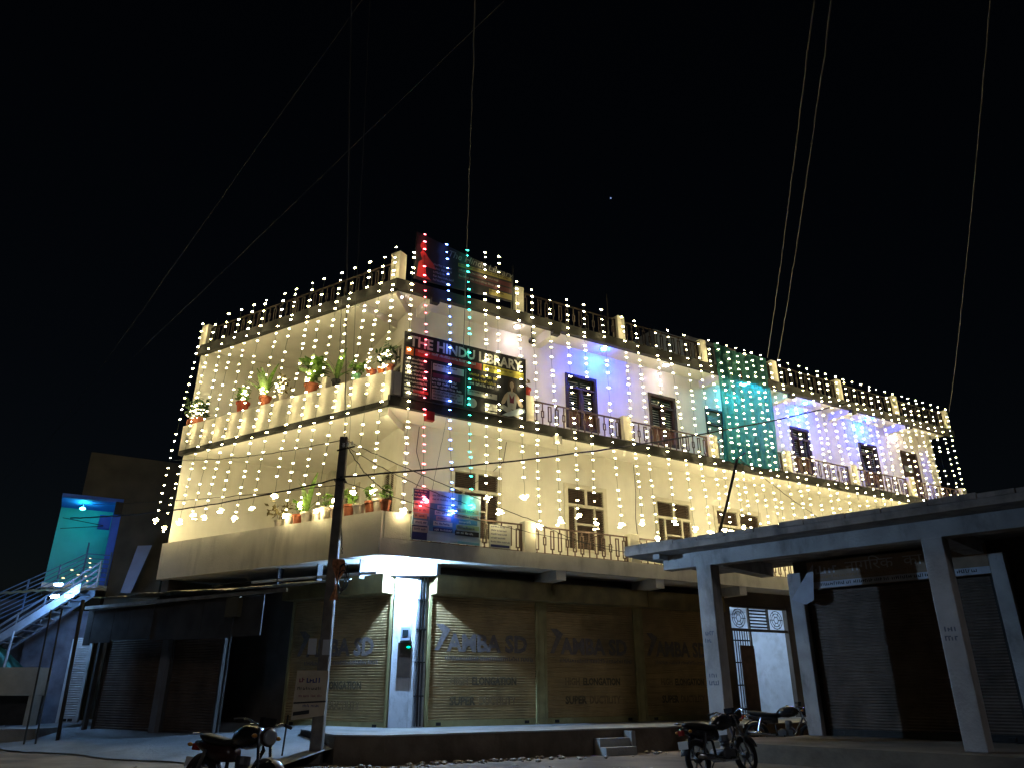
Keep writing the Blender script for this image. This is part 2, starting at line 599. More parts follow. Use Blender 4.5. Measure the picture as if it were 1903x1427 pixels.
# closed rear so that no light leaks
MB().box(FR, 1.2, 25.2, -4.0, -3.8, 4.62, 7.95).build('partition', dark_plaster, bld)
MB().box(FR, 1.2, 25.2, -4.0, -3.8, 8.21, 11.41).build('partition', dark_plaster, bld)
MB().box(FR, 25.0, 25.2, -3.79, -1.35, 4.62, 7.95).build('partition', dark_plaster, bld)


# ---- windows
def upper_window(a, b, z0, z1):
    w = empty('window', FR((a + b) / 2, NW, z0), parent=bld)
    f = MB()
    t = 0.07
    f.box(FR, a - 0.03, a + t, NW - 0.12, NW + 0.03, z0 - 0.03, z1 + 0.03)
    f.box(FR, b - t, b + 0.03, NW - 0.12, NW + 0.03, z0 - 0.03, z1 + 0.03)
    f.box(FR, a + t, b - t, NW - 0.12, NW + 0.03, z1 - t, z1 + 0.03)
    f.box(FR, a + t, b - t, NW - 0.12, NW + 0.03, z0 - 0.03, z0 + t)
    m = (a + b) / 2
    f.box(FR, m - 0.045, m + 0.045, NW - 0.1, NW + 0.015, z0 + t, z1 - 0.45)
    f.box(FR, a + t, b - t, NW - 0.1, NW + 0.02, z1 - 0.45, z1 - 0.37)
    f.box(FR, a + t, m - 0.045, NW - 0.1, NW + 0.01, z0 + 0.55, z0 + 0.61)
    f.box(FR, m + 0.045, b - t, NW - 0.1, NW + 0.01, z0 + 0.55, z0 + 0.61)
    for s0, s1 in ((a + t, m - 0.045), (m + 0.045, b - t)):
        f.box(FR, s0, s0 + 0.05, NW - 0.09, NW + 0.0, z0 + 0.61, z1 - 0.45)
        f.box(FR, s1 - 0.05, s1, NW - 0.09, NW + 0.0, z0 + 0.61, z1 - 0.45)
    f.build('frame', wood_dark, w)
    for s0, s1 in ((a + t, m - 0.045), (m + 0.045, b - t)):
        MB().box(FR, s0 + 0.05, s1 - 0.05, NW - 0.16, NW - 0.14, z0 + 0.61, z1 - 0.45).build('pane', glass_m, w)
        MB().box(FR, s0, s1, NW - 0.08, NW - 0.05, z0 + t, z0 + 0.55).build('panel', wood_red, w)
    MB().box(FR, a + t, b - t, NW - 0.16, NW - 0.14, z1 - 0.37, z1 - t).build('pane', glass_m, w)
    g_ = MB()
    z = z0 + 0.68
    while z < z1 - 0.12:
        if not (z1 - 0.49 < z < z1 - 0.33):
            g_.box(FR, a + t, m - 0.05, NW - 0.125, NW - 0.11, z, z + 0.022)
            g_.box(FR, m + 0.05, b - t, NW - 0.125, NW - 0.11, z, z + 0.022)
        z += 0.085
    g_.build('grille', bar_m, w, kind='stuff')


for a, b in win2:
    upper_window(a, b, 8.75, 10.48)


def louver_window(fn, a, b, z0, z1, kind=0):
    w = empty('window', fn((a + b) / 2, 0, z0), parent=bld)
    t = 0.08

    def bx(mb, x0, x1, d0, d1, y0, y1):
        mb.hexa([fn(x0, d0, y0), fn(x1, d0, y0), fn(x1, d1, y0), fn(x0, d1, y0), fn(x0, d0, y1), fn(x1, d0, y1), fn(x1, d1, y1), fn(x0, d1, y1)])
    f = MB()
    zt = z1 - (z1 - z0) * 0.3
    W_ = b - a
    bx(f, a - 0.05, a + t, -0.1, 0.035, z0, z1 + 0.05)
    bx(f, b - t, b + 0.05, -0.1, 0.035, z0, z1 + 0.05)
    bx(f, a + t, b - t, -0.1, 0.035, z1 - t, z1 + 0.05)
    bx(f, a + t, b - t, -0.1, 0.03, z0, z0 + t)
    bx(f, a + t, b - t, -0.1, 0.03, zt - 0.04, zt + 0.04)
    bx(f, a + W_ * 0.48, a + W_ * 0.54, -0.1, 0.02, zt + 0.04, z1 - t)
    cells = [(a + t, a + W_ * 0.48, zt + 0.04, z1 - t), (a + W_ * 0.54, b - t, zt + 0.04, z1 - t)]
    if kind == 0:
        x1, x2 = a + W_ * 0.24, a + W_ * 0.72
        bx(f, x1 - 0.03, x1 + 0.03, -0.1, 0.02, z0 + t, zt - 0.04)
        bx(f, x2 - 0.03, x2 + 0.03, -0.1, 0.02, z0 + t, zt - 0.04)
        zc = zt - (zt - z0) * 0.4
        bx(f, x1 + 0.03, x2 - 0.03, -0.1, 0.015, zc - 0.025, zc + 0.025)
        cells += [(a + t, x1 - 0.03, z0 + t, zt - 0.04), (x2 + 0.03, b - t, z0 + t, zt - 0.04), (x1 + 0.03, x2 - 0.03, zc + 0.025, zt - 0.04), (x1 + 0.03, x2 - 0.03, z0 + t, zc - 0.025)]
    else:
        cells += [(a + t, b - t, z0 + t, zt - 0.04)]
    f.build('frame', frame_cream, w)
    lv = MB()
    for x0, x1, y0, y1 in cells:
        y = y0 + 0.01
        while y < y1 - 0.04:
            lv.hexa([fn(x0, -0.02, y), fn(x1, -0.02, y), fn(x1, -0.06, y + 0.045), fn(x0, -0.06, y + 0.045), fn(x0, -0.01, y + 0.006), fn(x1, -0.01, y + 0.006), fn(x1, -0.05, y + 0.051), fn(x0, -0.05, y + 0.051)])
            y += 0.052
    lv.build('louver', louver_m, w, kind='stuff')
    bk = MB()
    bx(bk, a + t, b - t, -0.12, -0.105, z0 + t, z1 - t)
    bk.build('backing', wood_dark, w)


for i, (a, b) in enumerate(win1):
    louver_window(fR_wall, a, b, 5.0, 6.92, 1 if i == 3 else 0)
louver_window(fS_wall, 0.45, 1.3, 4.7, 6.85, 1)
louver_window(fS_wall, 3.4, 4.75, 5.55, 7.05, 0)
louver_window(fS_wall, 0.45, 1.25, 8.3, 10.55, 1)

# upper doors
dr = empty('door', FR(12.4, NW, 8.24), parent=bld)
f = MB()
f.box(FR, 11.95, 12.03, NW - 0.15, NW + 0.02, 8.24, 10.45)
f.box(FR, 12.77, 12.85, NW - 0.15, NW + 0.02, 8.24, 10.45)
f.box(FR, 12.03, 12.77, NW - 0.15, NW + 0.02, 10.37, 10.45)
f.box(FR, 12.03, 12.77, NW - 0.15, NW + 0.02, 9.85, 9.93)
f.build('frame', wood_dark, dr)
f = MB()
for k in range(7):
    f.box(FR, 12.03, 12.77, NW - 0.1, NW - 0.06, 9.95 + k * 0.06, 9.995 + k * 0.06)
f.build('louver', bar_m, dr, kind='stuff')
MB().box(FR, 12.03, 12.77, NW - 0.14, NW - 0.11, 8.24, 10.37).build('door_leaf', mat('blue_lit_opening', (0.45, 0.55, 0.68), 0.5), dr)  # panel filling the doorway; blue light on the corridor put into its colour
dr = empty('door', FR(23.5, NW, 8.24), parent=bld)
f = MB()
f.box(FR, 22.9, 23.0, NW - 0.15, NW + 0.02, 8.24, 10.6)
f.box(FR, 23.95, 24.05, NW - 0.15, NW + 0.02, 8.24, 10.6)
f.box(FR, 23.0, 23.95, NW - 0.15, NW + 0.02, 10.5, 10.6)
f.build('frame', wood_dark, dr)
MB().box(FR, 23.0, 23.95, NW - 0.14, NW - 0.11, 8.24, 10.5).build('door_leaf', wood_dark, dr)
MB().box(FR, 23.2, 23.75, NW - 0.107, NW - 0.1, 9.75, 10.0).build('pane', bar_m, dr)

# ---- posts and railings
posts = [3.95, 7.43, 10.95, 14.4, 17.95, 21.4, 24.9]
for u in posts:
    MB().box(FR, u, u + 0.34, -0.3, -0.02, 8.238, 9.0).build('balcony_post', post_m, bld, bevel=0.012)
    MB().box(FR, u, u + 0.34, -0.3, -0.02, 4.642, 5.45).build('balcony_post', post_m, bld, bevel=0.012)
for u in [3.7] + [p + 0.03 for p in posts[1:-1]] + [24.93]:
    MB().box(FR, u, u + 0.28, -0.32, -0.03, 11.555, 12.4).build('terrace_post', post_m, bld, bevel=0.012)
MB().box(FL, -0.03, 0.28, -0.32, -0.03, 11.555, 12.42).build('terrace_post', post_m, bld, bevel=0.012)
MB().box(FL, 7.95, 8.28, -0.32, -0.03, 11.555, 12.3).build('terrace_post', post_m, bld, bevel=0.012)

r = 0.011


def ring_mesh(name, z0, z1, w, m=iron_m):
    mb = MB()
    mb.box(XY, -w, -w + 0.03, -r, r, z0, z1)
    mb.box(XY, w - 0.03, w, -r, r, z0, z1)
    mb.box(XY, -w + 0.03, w - 0.03, -r, r, z0, z0 + 0.03)
    mb.box(XY, -w + 0.03, w - 0.03, -r, r, z1 - 0.03, z1)
    if z0 > 0.05:
        mb.box(XY, -0.016, 0.016, -r, r, 0, z0)
    if z1 < 0.6:
        mb.box(XY, -0.016, 0.016, -r, r, z1, 0.65)
    bmesh.ops.recalc_face_normals(mb.bm, faces=mb.bm.faces)
    me = bpy.data.meshes.new(name)
    mb.bm.to_mesh(me)
    mb.bm.free()
    me.materials.append(m)
    return me


dark_rail = mat('dark_rail_iron', (0.04, 0.028, 0.022), 0.6, 0.25, 8.0)
BAR_D = [ring_mesh('tall_ring', 0.06, 0.56, 0.062, dark_rail), ring_mesh('short_ring', 0.2, 0.42, 0.05, dark_rail), ring_mesh('high_ring', 0.1, 0.6, 0.062, dark_rail)]
BAR = [ring_mesh('tall_ring', 0.06, 0.56, 0.062), ring_mesh('short_ring', 0.2, 0.42, 0.05), ring_mesh('high_ring', 0.1, 0.6, 0.062)]


def railing(fr, rz, u0, u1, z0, z1, n=-0.16, bars=BAR, m=iron_m):
    rl = empty('railing', fr((u0 + u1) / 2, n, z0), parent=bld)
    f = MB()
    f.box(fr, u0, u1, n - 0.022, n + 0.022, z1 - 0.035, z1)
    f.box(fr, u0, u1, n - 0.015, n + 0.015, z0, z0 + 0.025)
    f.box(fr, u0 + 0.002, u0 + 0.045, n - 0.018, n + 0.018, z0 + 0.025, z1 - 0.035)
    f.box(fr, u1 - 0.045, u1 - 0.002, n - 0.018, n + 0.018, z0 + 0.025, z1 - 0.035)
    f.build('rail', m, rl)
    h = z1 - z0 - 0.06
    k = max(2, int((u1 - u0) / 0.235))
    for i in range(k):
        u = u0 + (i + 0.5) * (u1 - u0) / k
        inst('bar', bars[(0, 1, 2)[i % 3]], fr(u, n, z0 + 0.025), rl, rz, (1, 1, h / 0.65))


ends = [(posts[i] + 0.34, posts[i + 1]) for i in range(len(posts) - 1)]
for u0, u1 in ends:
    railing(FR, ROTR, u0, u1, 8.255, 8.93)
for u0, u1 in [(0.76, 3.95)] + ends[:3]:
    railing(FR, ROTR, u0, u1, 4.66, 5.38)
tposts = [3.7] + [p + 0.03 for p in posts[1:-1]] + [24.93]
for i in range(len(tposts) - 1):
    railing(FR, ROTR, tposts[i] + 0.28, tposts[i + 1], 11.57, 12.3, bars=BAR_D, m=dark_rail)
railing(FL, ROTL, 0.28, 4.1, 11.57, 12.2, bars=BAR_D, m=dark_rail)
railing(FL, ROTL, 4.1, 7.95, 11.57, 12.2, bars=BAR_D, m=dark_rail)

# ---- ground floor: corner pillar, capital, walls, shutters
pil = [(-2.88, 18.85), (-2.34, 18.92), (-2.1, 19.2), (-2.2, 19.7), (-2.9, 19.4)]
MB().prism(pil, 0.536, 4.26).build('corner_pillar', pillar_m, bld)
MB().prism([(-3.78, 18.78), (-1.86, 18.66), (-1.8, 19.05), (-3.7, 19.1)], 3.97, 4.255).build('pillar_capital', pillar_m, bld)
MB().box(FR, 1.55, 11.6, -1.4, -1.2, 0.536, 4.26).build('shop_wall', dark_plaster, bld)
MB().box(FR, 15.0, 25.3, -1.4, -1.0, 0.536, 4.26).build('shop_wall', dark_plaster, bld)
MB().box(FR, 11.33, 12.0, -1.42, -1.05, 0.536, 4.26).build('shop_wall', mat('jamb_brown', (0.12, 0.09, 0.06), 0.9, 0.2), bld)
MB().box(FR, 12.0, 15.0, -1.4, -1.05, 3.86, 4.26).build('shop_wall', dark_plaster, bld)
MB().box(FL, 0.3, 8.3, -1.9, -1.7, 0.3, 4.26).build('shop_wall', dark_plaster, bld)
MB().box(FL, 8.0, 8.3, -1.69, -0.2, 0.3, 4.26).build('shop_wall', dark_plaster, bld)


def rolling_shutter(fr, u0, u1, z0, z1, n, m, name='rolling_shutter', pitch=0.062, hood=True, parent=None, guide=guide_m, hood_end=None, flip=1):
    s = empty(name, fr((u0 + u1) / 2, n, z0), parent=parent)
    mb = MB()
    z = z0 + 0.14
    rows = []
    while z < z1 - 0.01:
        for dz, dn in ((0, -0.006), (0.3, 0.014), (0.6, 0.014), (0.8, -0.006)):
            rows.append((z + dz * pitch, n + dn))
        z += pitch
    prev = None
    for zz, nn_ in rows:
        cur = (mb.bm.verts.new(fr(u0 + 0.05, nn_, zz)), mb.bm.verts.new(fr(u1 - 0.05, nn_, zz)))
        if prev:
            mb.bm.faces.new((prev[0], prev[1], cur[1], cur[0]))
        prev = cur
    mb.build('slat_curtain', m, s, kind='stuff')
    MB().box(fr, u0 + 0.05, u1 - 0.05, n - 0.02, n + 0.03, z0, z0 + 0.14).build('bottom_bar', guide, s)
    MB().box(fr, u0, u0 + 0.075, n - 0.03, n + 0.06, z0, z1).build('guide', guide, s)
    MB().box(fr, u1 - 0.075, u1, n - 0.03, n + 0.06, z0, z1).build('guide', guide, s)
    for uu in (u0 + 0.3, u1 - 0.42):
        MB().box(fr, uu, uu + 0.12, n + 0.031, n + 0.055, z0 + 0.03, z0 + 0.1).build('lock_plate', black_iron, s)
    if hood:
        MB().box(fr, u0, u1 + (hood_end or 0), n - 0.03, n + 0.47, z1, z1 + 0.46).build('hood', mat('hood_paint', (0.20, 0.15, 0.06), 0.7, 0.25, 3, stain=(0.08, 0.06, 0.04), stain_amt=0.6), s)
    return s


NS = -1.12
sh = []
for u0, u1 in ((1.8, 4.98), (5.17, 8.28), (8.47, 11.3)):
    sh.append(rolling_shutter(FR, u0, u1, 0.536, 3.54, NS, shutter_m, parent=bld, hood_end=0.18))
for a in (4.98, 8.28):
    MB().box(FR, a + 0.01, a + 0.18, -1.19, -1.06, 0.536, 3.54).build('shutter_pier', guide_m, bld)
shl = rolling_shutter(FL, 0.72, 4.2, 0.5, 3.54, -1.5, shutter_m, parent=bld, guide=guide_m)


def shutter_print(s, fr, xdir, u0, w, n, z_big):
    # painted mark, big lettering and two lines beneath
    def at(du, z):
        return fr(u0 + du, n, z)
    nrm = V(xdir).cross(UP)
    mk = MB()
    mk.poly([at(0.0, z_big), at(0.12, z_big), at(0.42, z_big + 0.5), at(0.22, z_big + 0.62), at(0.02, z_big + 0.62), at(0.2, z_big + 0.42)], nrm * 0.004)
    mk.build('painted_mark', ink_blue, s)
    text('lettering', 'AMBA SD', 0.56, at(0.36, z_big), xdir, UP, ink_blue, s, width=w - 0.5, bold=0.022)
    ln = MB()
    word_marks(ln, fr, u0 + 0.3, u0 + w, n, z_big - 0.22, 0.1, random.Random(5), wmin=5, wmax=12)
    ln.build('painted_line', ink_blue, s, kind='stuff')
    text('lettering', 'HIGH', 0.24, at(0.45, z_big - 0.78), xdir, UP, ink_faint, s, width=w * 0.17, bold=0.010)
    text('lettering', 'ELONGATION', 0.24, at(0.45 + w * 0.21, z_big - 0.78), xdir, UP, ink_black, s, width=w * 0.45, bold=0.010)
    text('lettering', 'SUPER', 0.26, at(0.45, z_big - 1.24), xdir, UP, ink_black, s, width=w * 0.25, bold=0.010)
    text('lettering', 'DUCTILITY', 0.26, at(0.45 + w * 0.28, z_big - 1.24), xdir, UP, ink_faint, s, width=w * 0.38, bold=0.010)


for s, (u0, u1) in zip(sh, ((1.8, 4.98), (5.17, 8.28), (8.47, 11.3))):
    shutter_print(s, FR, dR, u0 + 0.2, u1 - u0 - 0.35, NS + 0.018, 2.25)
shutter_print(shl, Fr(FL(4.0, 0, 0), -dL, nL), -dL, 0.1, 2.8, -1.5 + 0.018, 2.15)

# ---- entrance gate with lit passage
ps = empty('entrance_passage', FR(13.5, -1.2, 0.536), parent=bld)
pas = mat('passage_wall', (0.62, 0.66, 0.72), 0.7, 0.1, 3, stain=(0.3, 0.3, 0.3), stain_amt=0.5, stain_scale=(2, 2, 2))
MB().box(FR, 12.0, 15.0, -4.2, -4.0, 0.55, 3.86).build('passage_back', pas, ps)
MB().box(FR, 11.9, 12.0, -4.0, -1.43, 0.55, 3.86).build('passage_side', pas, ps)
MB().box(FR, 14.95, 15.05, -4.0, -1.43, 0.55, 3.86).build('passage_side', pas, ps)
MB().box(FR, 11.9, 15.05, -4.0, -1.43, 3.87, 3.95).build('passage_ceiling', pas, ps)
gt = empty('entrance_gate', FR(13.5, -1.1, 0.536), parent=bld)
f = MB()
f.box(FR, 12.0, 12.1, -1.15, -1.07, 0.54, 3.86)
f.box(FR, 14.62, 14.95, -1.2, -1.03, 0.54, 3.86)
f.box(FR, 12.1, 14.62, -1.15, -1.07, 3.76, 3.855)
f.box(FR, 12.1, 14.62, -1.15, -1.07, 3.05, 3.13)
f.box(FR, 12.88, 12.95, -1.14, -1.08, 3.13, 3.76)
f.box(FR, 13.75, 13.82, -1.14, -1.08, 3.13, 3.76)
f.box(FR, 12.88, 12.95, -1.14, -1.08, 0.54, 3.05)
f.build('frame', dark_plaster, gt)
for k in range(6):
    MB().box(FR, 12.95, 13.75, -1.125, -1.1, 3.17 + k * 0.1, 3.215 + k * 0.1).build('bar', black_iron, gt)
for a, b in ((12.1, 12.88), (13.82, 14.55)):
    c = FR((a + b) / 2, -1.11, 3.44)
    mb = MB()
    for rr in (0.1, 0.2, 0.28):
        pts = [c + dR * (rr * math.cos(t * math.pi / 8)) + UP * (rr * math.sin(t * math.pi / 8)) for t in range(17)]
        mb.tube(pts, 0.012, 4)
    for t in range(6):
        aa = t * math.pi / 3
        mb.tube([c + dR * (0.1 * math.cos(aa)) + UP * (0.1 * math.sin(aa)), c + dR * (0.3 * math.cos(aa)) + UP * (0.3 * math.sin(aa))], 0.01, 4)
    mb.build('scroll_panel', black_iron, gt)
for k in range(7):
    MB().box(FR, 12.13 + k * 0.105, 12.155 + k * 0.105, -1.12, -1.1, 0.6, 3.05).build('bar', black_iron, gt)
for k in range(4):
    MB().box(FR, 12.1, 12.88, -1.135, -1.121, 0.8 + k * 0.65, 0.84 + k * 0.65).build('cross_bar', black_iron, gt)
rusty = mat('rusty_sheet', (0.10, 0.06, 0.04), 0.6, 0.3, 5)
MB().box(FR, 12.36, 12.94, -1.07, -1.04, 0.58, 2.62).build('gate_leaf', rusty, gt)
MB().box(FR, 12.96, 13.2, -1.3, -1.27, 0.58, 2.55).build('gate_leaf', mat('maroon_door', (0.14, 0.05, 0.06), 0.6, 0.3, 5), gt)

# ---- rooftop stair cabin
MB().box(FR, 13.2, 16.0, -5.5, -3.0, 11.535, 14.35).build('stair_cabin', mat('cabin_plaster', (0.30, 0.29, 0.28), 0.9, 0.2), bld)
MB().box(FR, 11.6, 13.1, -4.2, -3.0, 11.535, 14.2).build('cabin_sheet', mat('pale_sheet', (0.45, 0.48, 0.52), 0.5), bld)

# ================================================================== things hung on the building
# soffit lamps
lamp_white = emit('white_lamp', (1.0, 0.82, 0.90), 130)
lamp_blue = emit('blue_lamp', (0.002, 0.045, 1.0), 2300)
lamp_teal = emit('teal_lamp', (0.05, 0.55, 0.95), 900)
lamps = [(0.35, -0.69, lamp_white, 'white ceiling lamp at the corner of the upper balcony soffit'),
         (4.1, -0.62, lamp_white, 'white ceiling lamp above the large black banner'),
         (7.28, -0.59, lamp_blue, 'blue ceiling lamp over the first window of the upper balcony'),
         (9.85, -0.58, lamp_white, 'white ceiling lamp left of the green net'),
         (13.4, -0.5, lamp_teal, 'turquoise ceiling lamp behind the green net'),
         (16.8, -0.66, lamp_blue, 'blue ceiling lamp just right of the green net'),
         (20.48, -0.65, lamp_blue, 'blue ceiling lamp over the last window of the upper balcony'),
         (22.7, -0.68, lamp_white, 'white ceiling lamp near the far end of the upper balcony')]
rim_m = mat('lamp_rim', (0.6, 0.6, 0.6), 0.4)
for u, n, m, lb in lamps:
    t = empty('ceiling_lamp', FR(u, n, 11.36), lb, 'ceiling lamp', 'lamps in the upper soffit')
    MB().lathe(FR(u, n, 11.385), [(0.09, 0.0), (0.12, 0.01), (0.12, 0.034)], 16).build('rim', rim_m, t)
    MB().lathe(FR(u, n, 11.35), [(0.04, 0.0), (0.075, 0.012), (0.088, 0.034)], 16).build('diffuser', m, t)

# lamp at the corner pillar
t = empty('pillar_lamp', (-2.62, 18.42, 4.02), 'dazzling cold white lamp at the top of the corner pillar', 'lamp')
MB().tube([(-2.62, 18.42, 4.13), (-2.62, 18.45, 4.24)], 0.012, 6).build('holder', white_m, t)
MB().lathe((-2.62, 18.42, 4.03), [(0.012, 0.03), (0.03, 0.05), (0.034, 0.075), (0.022, 0.11)], 14).build('bulb', emit('cold_lamp', (0.34, 0.60, 1.0), 25000), t, smooth=True)

# electric meter board, conduits on the pillar
PF = Fr((-2.88, 18.85, 0), (0.54, 0.07, 0), (0.1286, -0.9917, 0))
t = empty('meter_board', PF(0.3, 0.02, 1.6), 'dark meter board with a green indicator light on the corner pillar', 'meter board')
MB().box(PF, 0.14, 0.46, 0.003, 0.05, 1.62, 2.4).build('board', wood_dark, t)
MB().box(PF, 0.19, 0.41, 0.003, 0.13, 2.45, 2.75).build('meter_case', mat('meter_grey', (0.30, 0.34, 0.42), 0.3), t)
MB().box(PF, 0.23, 0.37, 0.132, 0.14, 2.55, 2.69).build('meter_window', glass_m, t)
MB().ell(PF(0.39, 0.075, 2.3), 0.05, 0.03, 0.024, 2).build('indicator', emit('green_led', (0.0, 0.8, 0.42), 3), t)
t = empty('conduit_pipe', PF(0.55, 0.05, 0.54), 'bundle of grey conduit pipes running up the right side of the corner pillar', 'conduit')
SFp = Fr((-2.34, 18.92, 0), (0.24, 0.28, 0), (0.76, -0.65, 0))
for k, (dx, m) in enumerate(((0.06, cable_grey), (0.14, cable_m), (0.24, cable_grey))):
    MB().tube([SFp(dx, 0.03, 0.56), SFp(dx, 0.03, 3.95)], 0.024, 8).build('pipe', m, t)
for z in (1.2, 1.95, 2.7, 3.4):
    MB().box(SFp, 0.02, 0.29, 0.002, 0.065, z, z + 0.03).build('clip', cable_m, t)

# pipe under the lane balcony
t = empty('drain_pipe', FL(2.4, -0.3, 3.9), 'pale pipe slung under the lane side balcony behind the pole', 'pipe')
MB().tube([FL(0.3, -0.32, 3.9), FL(4.6, -0.32, 3.96)], 0.035, 8).build('pipe', white_m, t)
MB().tube([FL(1.2, -0.42, 3.82), FL(4.2, -0.42, 3.86)], 0.02, 8).build('pipe', white_m, t)
for u in (0.8, 2.2, 3.6):
    MB().box(FL, u, u + 0.03, -0.45, -0.28, 3.8, 4.25).build('hanger', cable_m, t)

# small boxes under the upper floor band
tag(MB().box(FR, 0.97, 1.21, -0.02, 0.12, 7.68, 7.92).build('junction_box', mat('red_box', (0.30, 0.03, 0.03), 0.5)), 'small dark red box under the floor band below the black banner', 'box')
tag(MB().box(FR, 4.89, 5.12, -0.02, 0.1, 7.68, 7.92).build('junction_box', concrete_m), 'small grey box under the floor band right of the black banner', 'box')
t = empty('round_fixture', FR(4.56, -0.8, 10.95), 'dark round fixture hanging from the soffit beside a roof beam', 'fixture')
MB().ell(FR(4.56, -0.55, 11.0), 0.11, 0.11, 0.11, 2).build('globe', black_iron, t, smooth=True)
MB().tube([FR(4.56, -0.55, 11.08), FR(4.56, -0.55, 11.42)], 0.02, 6).build('stem', black_iron, t)
for u, lb in ((3.64, 'thin rod standing at the right edge of the rooftop banner'), (7.13, 'thin rod standing on the roof beside the second terrace post')):
    tag(MB().tube([FR(u, -0.1, 11.56), FR(u, -0.1, 13.1)], 0.022, 6).build('roof_rod', black_iron), lb, 'rod')

# ---------------- banners
ink_white = mat('print_white', (0.62, 0.62, 0.58), 0.6, 0.06, 10)
ink_yellow = mat('print_yellow', (0.50, 0.44, 0.08), 0.6, 0.1, 10)
ink_red = mat('print_red', (0.42, 0.06, 0.05), 0.6, 0.1, 10)
ink_orange = mat('print_orange', (0.5, 0.12, 0.03), 0.6, 0.1, 10)
ink_grey = mat('print_grey', (0.36, 0.37, 0.36), 0.6, 0.1, 10)
ink_dk = mat('print_black', (0.018, 0.018, 0.022), 0.6, 0.1, 10)
ink_navy = mat('print_navy', (0.03, 0.04, 0.14), 0.6, 0.1, 10)
ink_maroon = mat('print_maroon', (0.16, 0.03, 0.06), 0.6, 0.1, 10)
ink_skin = mat('print_skin', (0.42, 0.33, 0.26), 0.6, 0.1, 10)
ink_hair = mat('print_hair', (0.05, 0.03, 0.02), 0.6, 0.1, 10)
ink_sky = mat('print_sky', (0.42, 0.52, 0.60), 0.6, 0.08, 6)
ink_blue2 = mat('print_blue', (0.08, 0.22, 0.42), 0.6, 0.1, 8)
ink_cyan = mat('print_cyan', (0.20, 0.45, 0.55), 0.6, 0.1, 8)
ink_pink = mat('print_pink', (0.55, 0.33, 0.30), 0.6, 0.1, 8)
ink_green = mat('print_green', (0.30, 0.38, 0.20), 0.6, 0.1, 8)


def printed(parent, name, fr, rects, n, t=0.003):
    for (u0, u1, z0, z1, m) in rects:
        MB().box(fr, u0, u1, n, n + t, z0, z1).build(name, m, parent)


def marks(parent, fr, u0, u1, n, z0, z1, h, lead, m, seed, t=0.003):
    mb = MB()
    rg = random.Random(seed)
    z = z1 - h
    while z > z0:
        word_marks(mb, fr, u0, u1 - rg.uniform(0, 0.25) * (u1 - u0), n, z, h, rg, t=t)
        z -= lead
    if len(mb.bm.faces):
        mb.build('fine_print', m, parent, kind='stuff')


# the big black banner on the corner of the upper balcony; BF has u from its left edge
BF = Fr(FR(0.29, 0.1, 0), dR, nR)
t = empty('banner', BF(1.83, 0, 8.18), 'large black banner reading THE HINDU LIBRARY on the upper balcony corner', 'banner')
MB().box(BF, 0, 3.66, -0.06, -0.015, 8.18, 10.0).build('frame', black_iron, t)
MB().box(BF, 0, 3.66, -0.013, 0.0, 8.18, 10.0).build('sheet', ink_dk, t)
text('lettering', 'THE HINDU LIBRARY', 0.40, BF(0.14, 0.002, 9.62), dR, UP, ink_white, t, width=3.4, bold=0.012)
printed(t, 'printed_panel', BF, [(0.30, 2.25, 9.36, 9.55, ink_red), (2.3, 3.58, 9.36, 9.56, ink_yellow),
                                 (0.04, 0.26, 9.34, 9.56, ink_orange),
                                 (0.82, 1.72, 9.07, 9.26, ink_white), (0.82, 1.62, 8.87, 8.99, ink_maroon),
                                 (0.82, 1.72, 8.27, 8.55, ink_grey), (1.85, 2.74, 8.60, 8.75, ink_grey), (2.38, 2.74, 8.27, 8.46, ink_white),
                                 (0.30, 0.72, 8.35, 8.43, ink_red), (2.38, 2.74, 8.2, 8.235, ink_white)], 0.001)
marks(t, BF, 0.38, 2.2, 0.005, 9.38, 9.54, 0.07, 0.3, ink_white, 1)
marks(t, BF, 2.36, 3.5, 0.005, 9.4, 9.53, 0.06, 0.3, ink_dk, 2)
marks(t, BF, 0.06, 0.7, 0.001, 8.25, 9.28, 0.055, 0.105, ink_white, 3)
marks(t, BF, 0.86, 1.68, 0.005, 9.1, 9.25, 0.06, 0.3, ink_dk, 4)
marks(t, BF, 0.82, 1.7, 0.001, 8.58, 8.86, 0.07, 0.1, ink_white, 6)
marks(t, BF, 0.86, 1.68, 0.005, 8.3, 8.53, 0.055, 0.085, ink_dk, 7)
marks(t, BF, 1.88, 2.8, 0.001, 9.0, 9.24, 0.08, 0.15, ink_yellow, 8)
marks(t, BF, 1.88, 2.74, 0.001, 8.8, 8.98, 0.08, 0.12, ink_white, 9)
marks(t, BF, 1.9, 2.7, 0.005, 8.62, 8.74, 0.06, 0.3, ink_dk, 10)
MB().box(BF, 0.775, 0.785, 0.001, 0.004, 8.25, 9.3).build('printed_line', ink_grey, t)
MB().box(BF, 1.775, 1.785, 0.001, 0.004, 8.25, 9.3).build('printed_line', ink_grey, t)
pts = [BF(2.0 + 0.13 * math.cos(k * math.pi / 10), 0.001, 8.38 + 0.13 * math.sin(k * math.pi / 10)) for k in range(20)]
MB().poly(pts, nR * 0.003).build('printed_disc', ink_grey, t)


# printed meditating figure
def ov(u, z, ru, rz_, k=16, a0=0.0):
    return [(u + ru * math.cos(2 * math.pi * i / k) * math.cos(a0) - rz_ * math.sin(2 * math.pi * i / k) * math.sin(a0),
             z + ru * math.cos(2 * math.pi * i / k) * math.sin(a0) + rz_ * math.sin(2 * math.pi * i / k) * math.cos(a0)) for i in range(k)]


